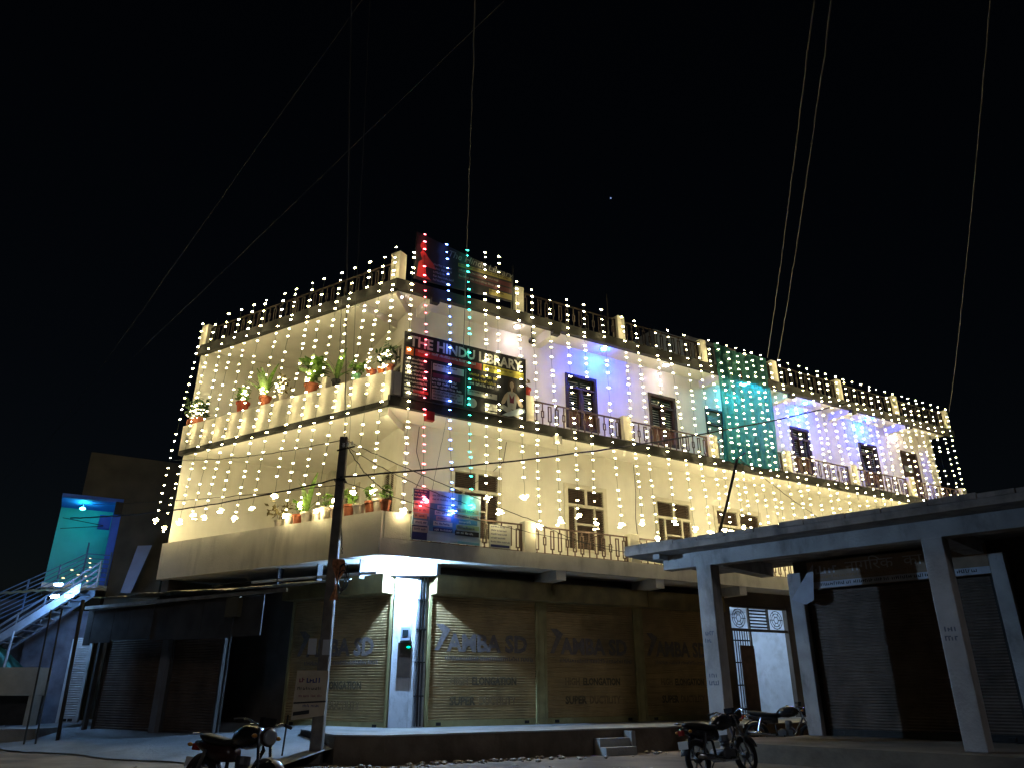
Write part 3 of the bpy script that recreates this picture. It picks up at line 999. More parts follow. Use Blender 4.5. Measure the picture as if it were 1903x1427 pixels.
fig = [(ov(3.2, 9.05, 0.13, 0.25), ink_hair, 0.001, 'printed_hair'), (ov(3.2, 9.12, 0.066, 0.105), ink_skin, 0.005, 'printed_face'),
       ([(3.06, 8.9), (3.16, 8.94), (3.24, 8.94), (3.34, 8.9), (3.36, 8.7), (3.32, 8.42), (3.08, 8.42), (3.04, 8.7)], ink_grey, 0.005, 'printed_torso'),
       ([(3.06, 8.9), (2.97, 8.8), (2.86, 8.56), (2.9, 8.5), (2.98, 8.56), (3.08, 8.76)], ink_skin, 0.009, 'printed_arm'),
       ([(3.34, 8.9), (3.43, 8.8), (3.56, 8.58), (3.52, 8.5), (3.42, 8.56), (3.32, 8.76)], ink_skin, 0.009, 'printed_arm'),
       ([(3.17, 8.95), (3.2, 8.86), (3.23, 8.95), (3.23, 9.04), (3.17, 9.04)], ink_skin, 0.009, 'printed_neck'),
       ([(2.80, 8.46), (2.95, 8.5), (3.2, 8.4), (3.5, 8.24), (3.56, 8.2), (3.4, 8.2), (3.05, 8.3), (2.82, 8.4)], ink_grey, 0.012, 'printed_leg'),
       ([(3.6, 8.48), (3.45, 8.5), (3.2, 8.38), (2.98, 8.26), (2.88, 8.2), (3.1, 8.2), (3.4, 8.28), (3.62, 8.4)], ink_sky, 0.016, 'printed_leg'),
       ([(3.12, 8.86), (3.2, 8.72), (3.28, 8.86), (3.26, 8.6), (3.14, 8.6)], ink_maroon, 0.009, 'printed_pattern')]
for pts, m, n, nm in fig:
    MB().poly([BF(u, n, z) for u, z in pts], nR * 0.003).build(nm, m, t)

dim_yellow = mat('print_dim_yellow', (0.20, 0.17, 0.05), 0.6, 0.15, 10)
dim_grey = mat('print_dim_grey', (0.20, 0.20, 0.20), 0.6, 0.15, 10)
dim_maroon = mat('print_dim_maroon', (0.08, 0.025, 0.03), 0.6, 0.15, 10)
# rooftop banner
TF = Fr(FR(0.47, 0.06, 0), dR, nR)
t = empty('banner', TF(1.55, 0, 11.7), 'dark tilted banner with a red figure standing on the roof corner', 'banner')
MB().poly([TF(0, -0.06, 11.66), TF(3.08, -0.06, 11.76), TF(3.1, -0.06, 12.6), TF(0, -0.06, 13.15)], nR * 0.045).build('sheet', ink_dk, t)
text('lettering', 'The Hindu Library', 0.30, TF(0.95, -0.012, 12.66), V((dR.x, dR.y, -0.06)), UP, dim_grey, t, width=2.1, shear=0.25)
printed(t, 'printed_panel', TF, [(1.3, 3.04, 12.42, 12.53, dim_yellow), (1.3, 3.04, 12.22, 12.36, dim_maroon), (1.3, 3.04, 12.03, 12.17, dim_maroon), (2.3, 3.05, 11.8, 11.98, dim_yellow)], -0.013)
marks(t, TF, 1.33, 3.0, -0.009, 12.43, 12.52, 0.055, 0.3, ink_dk, 21)
marks(t, TF, 1.33, 3.0, -0.009, 12.23, 12.35, 0.06, 0.3, dim_grey, 22)
marks(t, TF, 1.33, 3.0, -0.009, 12.04, 12.16, 0.06, 0.3, dim_grey, 23)
marks(t, TF, 2.33, 3.0, -0.009, 11.82, 11.97, 0.07, 0.3, ink_dk, 24)
marks(t, TF, 0.55, 1.25, -0.013, 11.75, 12.3, 0.07, 0.12, dim_grey, 25)
for pts, m, n, nm in [([(0.06, 11.75), (0.1, 12.2), (0.2, 12.3), (0.14, 12.5), (0.2, 12.62), (0.28, 12.55), (0.38, 12.42), (0.55, 12.25), (0.62, 12.1), (0.3, 12.12), (0.34, 11.85), (0.5, 11.72)], ink_red, -0.013, 'printed_figure'),
                      (ov(0.22, 12.74, 0.09, 0.12), ink_red, -0.013, 'printed_head')]:
    MB().poly([TF(u, n, z) for u, z in pts], nR * 0.003).build(nm, m, t)

# lower banner on the balcony corner
QF = Fr(FR(0.76, 0.07, 0), dR, nR)
t = empty('banner', QF(0.92, 0, 4.68), 'pale blue notice banner with coloured boxes on the lower balcony corner', 'banner')
MB().box(QF, 0, 1.84, -0.05, 0, 4.66, 5.9).build('sheet', ink_sky, t)
printed(t, 'printed_panel', QF, [(0.0, 0.42, 5.6, 5.88, ink_navy), (0.0, 0.4, 4.66, 5.0, ink_navy), (0.44, 1.2, 4.9, 5.58, ink_blue2), (0.0, 0.43, 5.02, 5.24, ink_blue2),
                                 (1.2, 1.3, 5.62, 5.88, ink_blue2), (1.22, 1.82, 4.66, 4.72, ink_cyan)], 0.001)
boxes = [(0.02, 0.4, 5.46, 5.57, ink_pink), (0.0, 0.42, 5.31, 5.43, ink_pink), (0.03, 0.38, 5.17, 5.29, ink_skin), (0.04, 0.4, 5.02, 5.13, ink_sky), (0.02, 0.42, 4.84, 4.97, ink_grey),
         (0.64, 1.02, 5.45, 5.55, ink_sky), (0.58, 1.05, 5.3, 5.42, ink_white), (0.62, 1.02, 5.17, 5.28, ink_pink), (0.55, 1.06, 5.04, 5.15, ink_white), (0.55, 1.07, 4.9, 5.0, ink_navy),
         (1.14, 1.78, 5.42, 5.53, ink_skin), (1.1, 1.8, 5.28, 5.39, ink_pink), (1.2, 1.75, 5.15, 5.26, ink_blue2), (1.16, 1.8, 5.02, 5.12, ink_green), (1.14, 1.8, 4.86, 4.98, ink_dk)]
printed(t, 'printed_box', QF, boxes, 0.005)
for i, (u0, u1, z0, z1, m) in enumerate(boxes):
    dk = m in (ink_navy, ink_dk, ink_blue2)
    marks(t, QF, u0 + 0.04, u1 - 0.02, 0.009, z0, z1 - 0.025, 0.055, 0.3, ink_white if dk else ink_navy, 40 + i)
marks(t, QF, 0.5, 1.15, 0.001, 5.6, 5.8, 0.04, 0.09, ink_navy, 60)
marks(t, QF, 0.03, 0.4, 0.005, 5.62, 5.86, 0.04, 0.075, ink_grey, 61)

# small board tied to the lower railing
NF = Fr(FR(2.92, 0.0, 0), dR, nR)
t = empty('notice_board', NF(0.31, 0, 4.65), 'small pale notice board tied to the lower balcony railing', 'notice board')
MB().box(NF, 0, 0.62, -0.06, -0.03, 4.67, 5.25).build('board', mat('board_white', (0.55, 0.54, 0.48), 0.7), t)
marks(t, NF, 0.04, 0.58, -0.029, 4.78, 5.23, 0.045, 0.095, ink_navy, 70)
MB().box(NF, 0.04, 0.58, -0.029, -0.026, 4.69, 4.75).build('printed_line', ink_navy, t)

# ---------------- green net
net = MB()
nu, nz_ = 48, 30
gr = []
for i in range(nu + 1):
    row = []
    for j in range(nz_ + 1):
        v = j / nz_
        u = 11.5 + (2.6) * (i / nu) + 0.10 * math.sin(v * 3.0) - 0.1 * v
        n = 0.055 + 0.035 * math.sin(i * 0.75 + 0.8 * math.sin(v * 4)) * (0.4 + v) + 0.03 * math.sin(i * 0.23)
        z = 12.36 - 4.22 * v - 0.10 * math.sin(i / nu * math.pi) * (1 - v)
        row.append(net.bm.verts.new(FR(u, n, z)))
    gr.append(row)
for i in range(nu):
    for j in range(nz_):
        net.bm.faces.new((gr[i][j], gr[i + 1][j], gr[i + 1][j + 1], gr[i][j + 1]))
nm = bpy.data.materials.new('green_net')
nm.use_nodes = True
N_, L_ = nm.node_tree.nodes, nm.node_tree.links
b_ = N_['Principled BSDF']
b_.inputs['Base Color'].default_value = (0.012, 0.10, 0.085, 1)
b_.inputs['Roughness'].default_value = 0.7
tl = N_.new('ShaderNodeBsdfTranslucent')
tl.inputs[0].default_value = (0.03, 0.30, 0.29, 1)
tp = N_.new('ShaderNodeBsdfTransparent')
tp.inputs[0].default_value = (0.35, 0.75, 0.62, 1)
m1 = N_.new('ShaderNodeMixShader')
m2 = N_.new('ShaderNodeMixShader')
m1.inputs[0].default_value = 0.55
m2.inputs[0].default_value = 0.22
L_.new(b_.outputs[0], m1.inputs[1])
L_.new(tl.outputs[0], m1.inputs[2])
L_.new(m1.outputs[0], m2.inputs[1])
L_.new(tp.outputs[0], m2.inputs[2])
L_.new(m2.outputs[0], N_['Material Output'].inputs[0])
tag(net.build('shade_net', nm, smooth=True), 'green shade net hanging from the roof rail down to the upper balcony floor', 'net')

# ================================================================== strings of bulbs
sid = random.Random(21)


def bulbs_on(pts, m, parent, rot, sx=0.049, name='bulbs'):
    mb = MB()
    for p in pts:
        k = sid.choice((0.7, 0.85, 1.0, 1.0, 1.1)) * sid.uniform(0.9, 1.08)
        mb.ell(p, sx * k, 0.022 * k, 0.0125 * k, 1, rot)
    return mb.build(name, m, parent, kind='stuff', smooth=True)


def light_string(fr, rot, ut, zt, ub, zb, label, group, m=bulb_warm, n=0.14, cluster=10, mean=0.24):
    t = empty('light_string', fr(ut, n, zb), label, 'light string', group)
    L = zt - zb
    pts, z, k = [], zt, 0
    wob = sid.uniform(0, 6)
    wire = []
    ph = sid.choice((0, 1))
    while z > zb:
        f = (zt - z) / L
        u = ut + (ub - ut) * f + 0.02 * math.sin(f * 9 + wob) + sid.uniform(-0.012, 0.012)
        p = fr(u, n + 0.012 * math.sin(f * 7 + wob) + sid.uniform(-0.01, 0.01), z)
        wire.append(p)
        if sid.random() > 0.045:
            pts.append(p)
        z -= mean * ((0.8, 1.2)[(k + ph) % 2] + sid.uniform(-0.25, 0.25))
        k += 1
    wire.append(fr(ub, n, zb))
    for _ in range(cluster):
        pts.append(fr(ub + sid.gauss(0, 0.05), n + sid.gauss(0, 0.025), zb - abs(sid.gauss(0.03, 0.07))))
    MB().tube([p - fr.n * 0.012 for p in wire], 0.005, 3, caps=False).build('wire', wire_string, t)
    bulbs_on(pts, m, t, rot)
    return t


ORD = ['first', 'second', 'third', 'fourth', 'fifth', 'sixth', 'seventh', 'eighth', 'ninth', 'tenth', 'eleventh', 'twelfth', 'thirteenth', 'fourteenth', 'fifteenth', 'sixteenth',
       'seventeenth', 'eighteenth', 'nineteenth', 'twentieth']
# lane face, counted from the corner
lane = [(-0.05, 0.2, 5.78), (0.40, 0.83, 5.82), (0.88, 1.4, 5.7), (1.46, 1.99, 5.54), (1.98, 2.61, 5.77), (2.6, 3.12, 5.54), (3.06, 3.64, 6.11), (3.74, 4.44, 5.88),
        (4.26, 5.1, 5.71), (5.02, 5.74, 5.95), (5.6, 6.37, 5.83), (6.2, 6.92, 5.96), (6.73, 7.48, 5.83), (7.33, 8.12, 5.72), (8.01, 8.62, 6.01)]
GL = 'strings of bulbs down the lane face'
for i, (ut, ub, zb) in enumerate(lane):
    last = i == len(lane) - 1
    light_string(FL, ROTL, ut, 12.25 if i else 12.42, ub, zb,
                 'outermost string of warm bulbs at the far left edge of the lane face' if last else '%s string of warm bulbs left of the building corner' % ORD[i], GL)
# street face, the coloured three and the warm ones right of them
light_string(FR, ROTR, 0.36, 12.38, 0.5, 5.35, 'string of warm bulbs at the corner just left of the red string', 'strings of bulbs down the street face')
light_string(FR, ROTR, 0.68, 13.05, 1.0, 5.65, 'string of red bulbs over the three banners', 'strings of bulbs down the street face', bulb_red, n=0.18)
light_string(FR, ROTR, 1.36, 12.93, 1.76, 5.45, 'string of blue bulbs over the three banners', 'strings of bulbs down the street face', bulb_blue, n=0.18)
light_string(FR, ROTR, 2.0, 12.95, 2.27, 5.66, 'string of green bulbs over the three banners', 'strings of bulbs down the street face', bulb_green, n=0.18)
street = [(2.56, 2.72, 13.05, 5.89), (2.99, 3.09, 13.05, 5.61), (3.64, 3.84, 12.4, 6.06), (4.18, 4.33, 12.3, 5.37), (4.77, 4.98, 12.3, 5.55), (5.39, 5.58, 12.3, 5.79), (6.01, 6.15, 12.3, 5.62), (6.7, 7.01, 12.3, 5.69),
          (7.49, 7.78, 12.25, 5.81), (8.04, 8.31, 12.25, 5.41), (8.81, 9.02, 12.25, 5.96), (9.4, 9.79, 12.25, 5.84), (10.1, 10.39, 12.25, 5.77), (10.7, 10.95, 12.3, 5.9)]
for i, (ut, ub, zt, zb) in enumerate(street):
    light_string(FR, ROTR, ut, zt, ub, zb, '%s string of warm bulbs right of the green string' % ORD[i], 'strings of bulbs down the street face', n=0.18 if i < 3 else 0.14)
net_u = [11.2, 11.64, 12.05, 12.45, 12.85, 13.25, 13.65, 14.1]
for i, ut in enumerate(net_u):
    light_string(FR, ROTR, ut, 12.32, ut + sid.uniform(0.0, 0.25), sid.uniform(5.6, 6.1), '%s string of warm bulbs across the green net, counted from its left edge' % ORD[i], 'strings of bulbs down the street face', n=0.16)
u = 14.62
far = []
while u < 25.3:
    far.append(u)
    u += sid.uniform(0.46, 0.56)
for i, ut in enumerate(far):
    if i < 13:
        lb = '%s string of warm bulbs right of the green net' % ORD[i]
    elif i < len(far) - 1:
        lb = '%s string of warm bulbs counted in from the far right end' % ORD[len(far) - 1 - i]
    else:
        lb = 'outermost string of warm bulbs at the far right end'
    light_string(FR, ROTR, ut, 12.35, ut + sid.uniform(-0.02, 0.2), sid.uniform(5.5, 6.1), lb, 'strings of bulbs down the street face', mean=0.24)

# ================================================================== potted plants
LEAF = {}


def leaf_mesh(kind):
    if kind in LEAF:
        return LEAF[kind]
    mb = MB()
    if kind == 'blade':
        L, w, k = 0.98, 0.062, 6
    else:
        L, w, k = 0.44, 0.10, 5
    a = []
    for i in range(k + 1):
        t = i / k
        ww = w * (math.sin(math.pi * min(0.97, 0.12 + 0.88 * t))) ** 0.8 + 0.002
        x = L * t
        z = L * (0.32 * t - 0.42 * t * t)
        a.append((mb.bm.verts.new((x, -ww, z + 0.2 * ww)), mb.bm.verts.new((x, 0, z)), mb.bm.verts.new((x, ww, z + 0.2 * ww))))
    for i in range(k):
        for j in range(2):
            mb.bm.faces.new((a[i][j], a[i + 1][j], a[i + 1][j + 1], a[i][j + 1]))
    me = bpy.data.meshes.new(kind + '_leaf')
    mb.bm.to_mesh(me)
    mb.bm.free()
    me.materials.append(leaf_m)
    for p in me.polygons:
        p.use_smooth = True
    LEAF[kind] = me
    return me


prg = random.Random(77)


def plant(fr, u, n, z, label, pot=terracotta, pr=0.14, ph=0.22, leaf=None, count=12, h=0.4, group=None, trough=0.0, spread=0.22, lm=None):
    t = empty('potted_plant', fr(u, n, z), label, 'potted plant', group)
    if trough:
        MB().box(fr, u - trough, u + trough, n - 0.1, n + 0.1, z, z + ph).build('pot', pot, t, bevel=0.015)
        MB().box(fr, u - trough + 0.02, u + trough - 0.02, n - 0.08, n + 0.08, z + ph - 0.01, z + ph + 0.004).build('soil', soil_m, t)
    else:
        MB().lathe(fr(u, n, z), [(pr * 0.72, 0), (pr * 0.92, ph * 0.78), (pr * 1.08, ph * 0.8), (pr * 1.1, ph), (pr * 0.95, ph), (pr * 0.9, ph * 0.9)], 14).build('pot', pot, t, smooth=False)
        MB().lathe(fr(u, n, z + ph * 0.86), [(pr * 0.85, 0), (pr * 0.85, 0.012)], 10).build('soil', soil_m, t)
    top = fr(u, n, z + ph * 0.9)
    if leaf in ('blade', 'broad'):
        me = leaf_mesh(leaf)
        if leaf == 'broad':
            MB().tube([top, top + V((0.01, 0.01, h * 0.5)), top + V((0.0, 0.03, h))], 0.012, 5).build('stem', leaf_dark, t)
        for i in range(count):
            a = 2.4 * i + prg.uniform(-0.4, 0.4)
            f_ = i / count
            if leaf == 'blade':
                loc, el, s = top + V((0, 0, 0.02)), prg.uniform(0.45, 1.35), prg.uniform(0.75, 1.15)
            else:
                du = prg.uniform(-trough, trough) if trough else 0
                loc, el, s = top + fr.d * du + V((0, 0, h * (0.1 + 0.9 * f_))), prg.uniform(0.1, 0.9), prg.uniform(0.8, 1.3)
            ob = bpy.data.objects.new('leaf', me)
            col.objects.link(ob)
            put(ob, loc, t)
            ob.rotation_euler = Euler((prg.uniform(-0.4, 0.4), -el, a), 'XYZ')
            ob.scale = (s, s, s)
    elif leaf == 'small':
        mb = MB()
        for i in range(5):
            a = prg.uniform(0, 6.3)
            e = top + V((math.cos(a) * spread * 0.7, math.sin(a) * spread * 0.7, h * prg.uniform(0.6, 1)))
            mb.tube([top, (top + e) / 2 + V((0, 0, 0.04)), e], 0.006, 4, 0.003)
        mb.build('stem', lm or leaf_dark, t)
        mb = MB()
        for i in range(count):
            a, q = prg.uniform(0, 6.3), prg.random() ** 0.6
            c = top + V((math.cos(a) * spread * q, math.sin(a) * spread * q, h * prg.uniform(0.25, 1.05)))
            d = V((prg.uniform(-1, 1), prg.uniform(-1, 1), prg.uniform(-0.4, 0.8))).normalized()
            s = prg.uniform(0.05, 0.13)
            e = d.orthogonal().normalized()
            vs_ = [mb.bm.verts.new(c + q_) for q_ in (-d * s, e * s * 0.45, d * s, -e * s * 0.45)]
            mb.bm.faces.new(vs_)
        mb.build('foliage', lm or leaf_m, t, kind='stuff')
    return t


GU, GD = 'pots on the upper lane parapet', 'pots on the lower lane parapet'
zU, zD = 8.862, 5.272
plant(FL, 7.9, -0.1, zU, 'long terracotta trough of leafy plants at the outer end of the upper parapet', trough=0.3, ph=0.2, leaf='small', count=190, h=0.6, spread=0.34, lm=leaf_dark, group=GU)
plant(FL, 5.75, -0.1, zU, 'deep red pot with a short bushy plant on the upper parapet', pot=mat('red_pot', (0.34, 0.06, 0.03), 0.6), pr=0.19, ph=0.3, leaf='small', count=90, h=0.42, group=GU)
plant(FL, 4.8, -0.1, zU, 'terracotta pot with tall spiky blade leaves on the upper parapet', pr=0.17, ph=0.28, leaf='blade', count=18, group=GU)
plant(FL, 4.05, -0.1, zU, 'pale pot with a dry twiggy plant right of the spiky plant', pot=pot_white, pr=0.12, ph=0.2, leaf='small', count=26, h=0.6, spread=0.2, lm=leaf_dry, group=GU)
plant(FL, 2.95, -0.1, zU, 'brown pot with the tallest broad leaved plant on the upper parapet', pr=0.19, ph=0.27, leaf='broad', count=40, h=0.62, group=GU)
tag(MB().box(FL, 2.3, 2.52, -0.19, -0.01, zU, zU + 0.34).build('planter_block', post_m), 'pale square block standing on the upper parapet beside the black pot', 'block')
plant(FL, 2.02, -0.1, zU, 'small black pot with drooping leaves on the upper parapet', pot=pot_black, pr=0.12, ph=0.2, leaf='blade', count=7, group=GU)
plant(FL, 1.3, -0.1, zU, 'green pot with a small leafy plant on the upper parapet', pot=pot_green, pr=0.12, ph=0.2, leaf='small', count=50, h=0.36, group=GU)
plant(FL, 0.75, -0.1, zU, 'small terracotta pot without leaves on the upper parapet', pr=0.13, ph=0.2, group=GU)
plant(FL, 0.42, -0.1, zU, 'orange pot on the upper parapet near the banner', pot=pot_orange, pr=0.1, ph=0.19, leaf='small', count=30, h=0.5, lm=leaf_dark, group=GU)
plant(FL, 0.12, -0.1, zU, 'terracotta pot touching the left edge of the black banner', pr=0.11, ph=0.2, leaf='small', count=50, h=0.6, lm=leaf_dark, group=GU)
plant(FR, 4.12, -0.16, 9.002, 'red pot with a dead sprig on the balcony post right of the black banner', pot=mat('bright_red_pot', (0.40, 0.05, 0.03), 0.55), pr=0.13, ph=0.24, leaf='small', count=8, h=0.3, spread=0.08, lm=leaf_dry)
plant(FL, 3.62, -0.1, zD, 'pale pot with straggling dry stems at the outer end of the lower row', pot=pot_white, pr=0.11, ph=0.18, leaf='small', count=50, h=0.45, spread=0.36, lm=leaf_dry, group=GD)
low = [(3.25, pot_white, 0.13, 'second pot of the lower row from its outer end, white'), (2.92, terracotta, 0.13, 'third pot of the lower row from its outer end, terracotta'),
       (2.6, pot_white, 0.15, 'fourth pot of the lower row from its outer end, white'), (2.25, pot_white, 0.13, 'fifth pot of the lower row from its outer end, white'),
       (1.95, pot_white, 0.13, 'white pot of the lower row just left of the pole'), (1.58, mat('pink_pot', (0.55, 0.36, 0.28), 0.6), 0.16, 'large pinkish pot of the lower row behind the pole'),
       (1.15, terracotta, 0.14, 'terracotta pot of the lower row just right of the pole'), (0.82, pot_white, 0.16, 'largest white pot of the lower row'),
       (0.47, terracotta, 0.13, 'terracotta pot of the lower row right of the largest white pot'), (0.22, pot_white, 0.12, 'white pot of the lower row nearest the corner'),
       (-0.02, terracotta, 0.13, 'terracotta pot of the lower row right at the corner')]
for i, (u, m, pr_, lb) in enumerate(low):
    lf = 'small' if i in (1, 4, 6, 8, 10) else ('blade' if i == 2 else None)
    plant(FL, u, -0.1, zD, lb, pot=m, pr=pr_, ph=prg.uniform(0.24, 0.34), leaf=lf, count=24 if lf == 'small' else 6, h=0.36, spread=0.15, group=GD)


def wrapped(fr, u, n, z, ru, rz_, k, label):
    t = empty('light_string', fr(u, n, z), label, 'light string', 'bulbs wrapped round the potted plants')
    pts = [fr(u + prg.gauss(0, ru * 0.5), n + prg.uniform(0.0, 0.16), z + abs(prg.gauss(rz_ * 0.45, rz_ * 0.33))) for _ in range(k)]
    MB().tube(pts, 0.004, 3, caps=False).build('wire', wire_string, t)
    bulbs_on(pts, emit('plant_bulb', WARM, 16), t, ROTL, 0.034)


wrapped(FL, 7.75, -0.05, zU + 0.16, 0.34, 0.4, 30, 'tangle of warm bulbs over the terracotta trough')
wrapped(FL, 5.6, -0.05, zU + 0.3, 0.16, 0.4, 20, 'tangle of warm bulbs in the deep red pot')
wrapped(FL, 4.72, -0.02, zU + 0.28, 0.12, 0.24, 9, 'few warm bulbs at the foot of the spiky plant')
wrapped(FL, 4.05, -0.05, zU + 0.2, 0.18, 0.4, 26, 'tangle of warm bulbs on the dry twiggy plant')
wrapped(FL, 2.95, -0.02, zU + 0.27, 0.15, 0.5, 14, 'warm bulbs inside the tall broad leaved plant')
wrapped(FL, 0.85, -0.05, zU + 0.2, 0.06, 0.5, 9, 'upright cluster of warm bulbs by the small terracotta pot')
wrapped(FL, 0.25, -0.05, zU + 0.1, 0.2, 0.5, 20, 'tangle of warm bulbs beside the left edge of the black banner')

# ================================================================== gate lamp
t = empty('passage_lamp', FR(12.3, -1.6, 3.2), 'cold white tube lamp inside the entrance passage', 'lamp')
MB().tube([FR(12.08, -1.7, 3.35), FR(12.08, -2.7, 3.35)], 0.03, 8).build('tube', emit('tube_lamp', (0.55, 0.75, 1.0), 260), t)
MB().box(FR, 12.005, 12.04, -2.8, -1.6, 3.3, 3.4).build('batten', white_m, t)

# ================================================================== VERANDAH SHOP
shp = empty('verandah_shop', FS(0, 0, 0.35), 'grey concrete shop with a columned verandah at the right', 'shop')
# roof plate, wedge raised upstand pieces and beams
MB().box(FS, -9, 6.8, -3.6, 0.8, 4.42, 4.56).build('roof_slab', shop_roof, shp)
u = -9.0
rg = random.Random(9)
while u < 6.75:
    w = rg.uniform(0.5, 0.9)
    e = min(u + w, 6.79)
    MB().box(FS, u + 0.012, e - 0.012, 0.68, 0.81 + rg.uniform(0, 0.012), 4.563, 4.66 + rg.uniform(-0.02, 0.02)).build('coping_block', shop_roof, shp)
    u = e
MB().box(FS, -9, 6.1, -0.18, 0.16, 4.08, 4.415).build('front_beam', shop_m, shp)
MB().box(FS, 5.95, 6.13, 0.17, 0.55, 4.3, 4.66).build('beam_stub', shop_m, shp)
MB().box(FS, 4.75, 5.1, -2.95, -0.19, 4.1, 4.415).build('cross_beam', shop_m, shp)
MB().box(FS, -0.2, 0.18, -2.95, -0.19, 4.1, 4.415).build('cross_beam', shop_m, shp)
for u0, u1 in ((-0.2, 0.18), (4.78, 5.18), (-5.6, -5.2)):
    MB().box(FS, u0, u1, -0.19, 0.19, 0.35, 4.079).build('column', shop_m, shp, bevel=0.015)
for u0, u1 in ((3.95, 4.3), (-0.55, -0.25), (-5.1, -4.8)):
    MB().box(FS, u0, u1, -3.0, -2.72, 0.35, 4.1).build('pier', shop_m, shp, bevel=0.012)
MB().box(FS, -9, 4.25, -3.5, -3.05, 0.35, 4.415).build('wall', dark_plaster, shp)
rolling_shutter(FS, -0.24, 3.94, 0.36, 3.66, -2.95, shutter_dark, parent=shp, hood=False, guide=black_iron)
rolling_shutter(FS, -4.78, -0.56, 0.36, 3.66, -2.95, shutter_dark, parent=shp, hood=False, guide=black_iron)
# stencil marks on the columns
for u0, z0, sd in ((4.98, 2.35, 1), (4.98, 1.45, 2), (-0.02, 2.2, 3)):
    mb = MB()
    word_marks(mb, Fr(FS(u0 + 0.13, 0, 0), -FS.d, FS.n), 0, 0.26, 0.191, z0, 0.1, random.Random(sd))
    word_marks(mb, Fr(FS(u0 + 0.13, 0, 0), -FS.d, FS.n), 0.02, 0.24, 0.191, z0 + 0.16, 0.1, random.Random(sd + 9))
    mb.build('stencil_mark', mat('stencil_ink', (0.12, 0.13, 0.16), 0.8, 0.3, 20), shp, kind='stuff')
# sign over the shop shutter
SG = Fr(FS(3.75, -2.7, 0), -FS.d, FS.n)
t = empty('shop_sign', SG(2, 0, 3.67), 'dark brown shop sign with pale Hindi lettering over the shutter', 'sign')
MB().box(SG, 0, 4.0, -0.08, -0.02, 3.67, 4.32).build('board', mat('sign_brown', (0.24, 0.16, 0.10), 0.6, 0.2, 4), t)
MB().box(SG, 0, 4.0, -0.018, -0.012, 3.68, 3.83).build('white_strip', mat('sign_strip', (0.42, 0.42, 0.44), 0.6, 0.2, 4), t)
sign_ink = mat('sign_lettering', (0.42, 0.40, 0.38), 0.6, 0.15, 8)
text('lettering', '\u0928\u093e\u0917\u093f\u0930\u0915  \u0915\u093e', 0.34, SG(0.95, -0.016, 4.02), -FS.d, UP, sign_ink, t, width=1.75)
marks(t, SG, 0.2, 0.75, -0.016, 4.0, 4.22, 0.2, 0.5, sign_ink, 83)
marks(t, SG, 0.2, 2.8, -0.016, 3.86, 3.98, 0.07, 0.3, mat('sign_ochre', (0.25, 0.13, 0.05), 0.6), 81)
marks(t, SG, 0.3, 3.9, -0.010, 3.7, 3.81, 0.08, 0.3, ink_dk, 82)
# torn white sheet hanging by the sign
tag(MB().poly([SG(-0.45, 0.1, 3.45), SG(-0.1, 0.1, 3.3), SG(0.12, 0.1, 3.4), SG(0.22, 0.1, 4.25), SG(0.0, 0.1, 4.0)], FS.n * 0.01).build('torn_sheet', mat('dirty_sheet', (0.35, 0.34, 0.36), 0.8)), 'torn pale sheet hanging at the left end of the shop sign', 'sheet')
# service pole on the roof of the shop
t = empty('service_pole', FS(5.05, -0.5, 4.56), 'thin dark pole leaning on the shop roof with wires at its tip', 'pole')
MB().tube([FS(5.02, -0.5, 4.562), FS(4.6, -0.5, 5.5), FS(4.15, -0.5, 6.66)], 0.035, 8).build('shaft', black_iron, t)
MB().tube([FS(4.15, -0.5, 6.66), FS(3.9, -0.5, 6.78)], 0.016, 6).build('hook', cable_grey, t)

# ================================================================== UTILITY POLE
PX, PY = -3.87, 16.3
t = empty('utility_pole', (PX, PY, 0), 'tall dark concrete utility pole in front of the corner building', 'pole')
MB().prism([(PX - 0.13, PY - 0.1), (PX + 0.13, PY - 0.1), (PX + 0.13, PY + 0.1), (PX - 0.13, PY + 0.1)], 0, 0.02).build('foot', pole_m, t)
mb = MB()
b0, b1 = 0.12, 0.085
mb.hexa([V((PX + sx * b0, PY + sy * b0, 0.0)) for sx, sy in ((-1, -1), (1, -1), (1, 1), (-1, 1))] + [V((PX + sx * b1, PY + sy * b1, 6.75)) for sx, sy in ((-1, -1), (1, -1), (1, 1), (-1, 1))])
mb.build('shaft', pole_m, t, bevel=0.015)
MB().tube([(PX - 0.12, PY - 0.1, 6.4), (PX + 0.28, PY - 0.1, 6.5)], 0.02, 6).build('bracket', black_iron, t)
for k in range(3):
    MB().lathe((PX + 0.02 + 0.1 * k, PY - 0.12, 6.48 + 0.02 * k), [(0.02, 0), (0.035, 0.03), (0.02, 0.06), (0.03, 0.09)], 8).build('insulator', white_m, t)
MB().box(XY, PX - 0.13, PX + 0.13, -PY - 0.13, -PY + 0.13, 5.7, 5.74).build('clamp', black_iron, t)
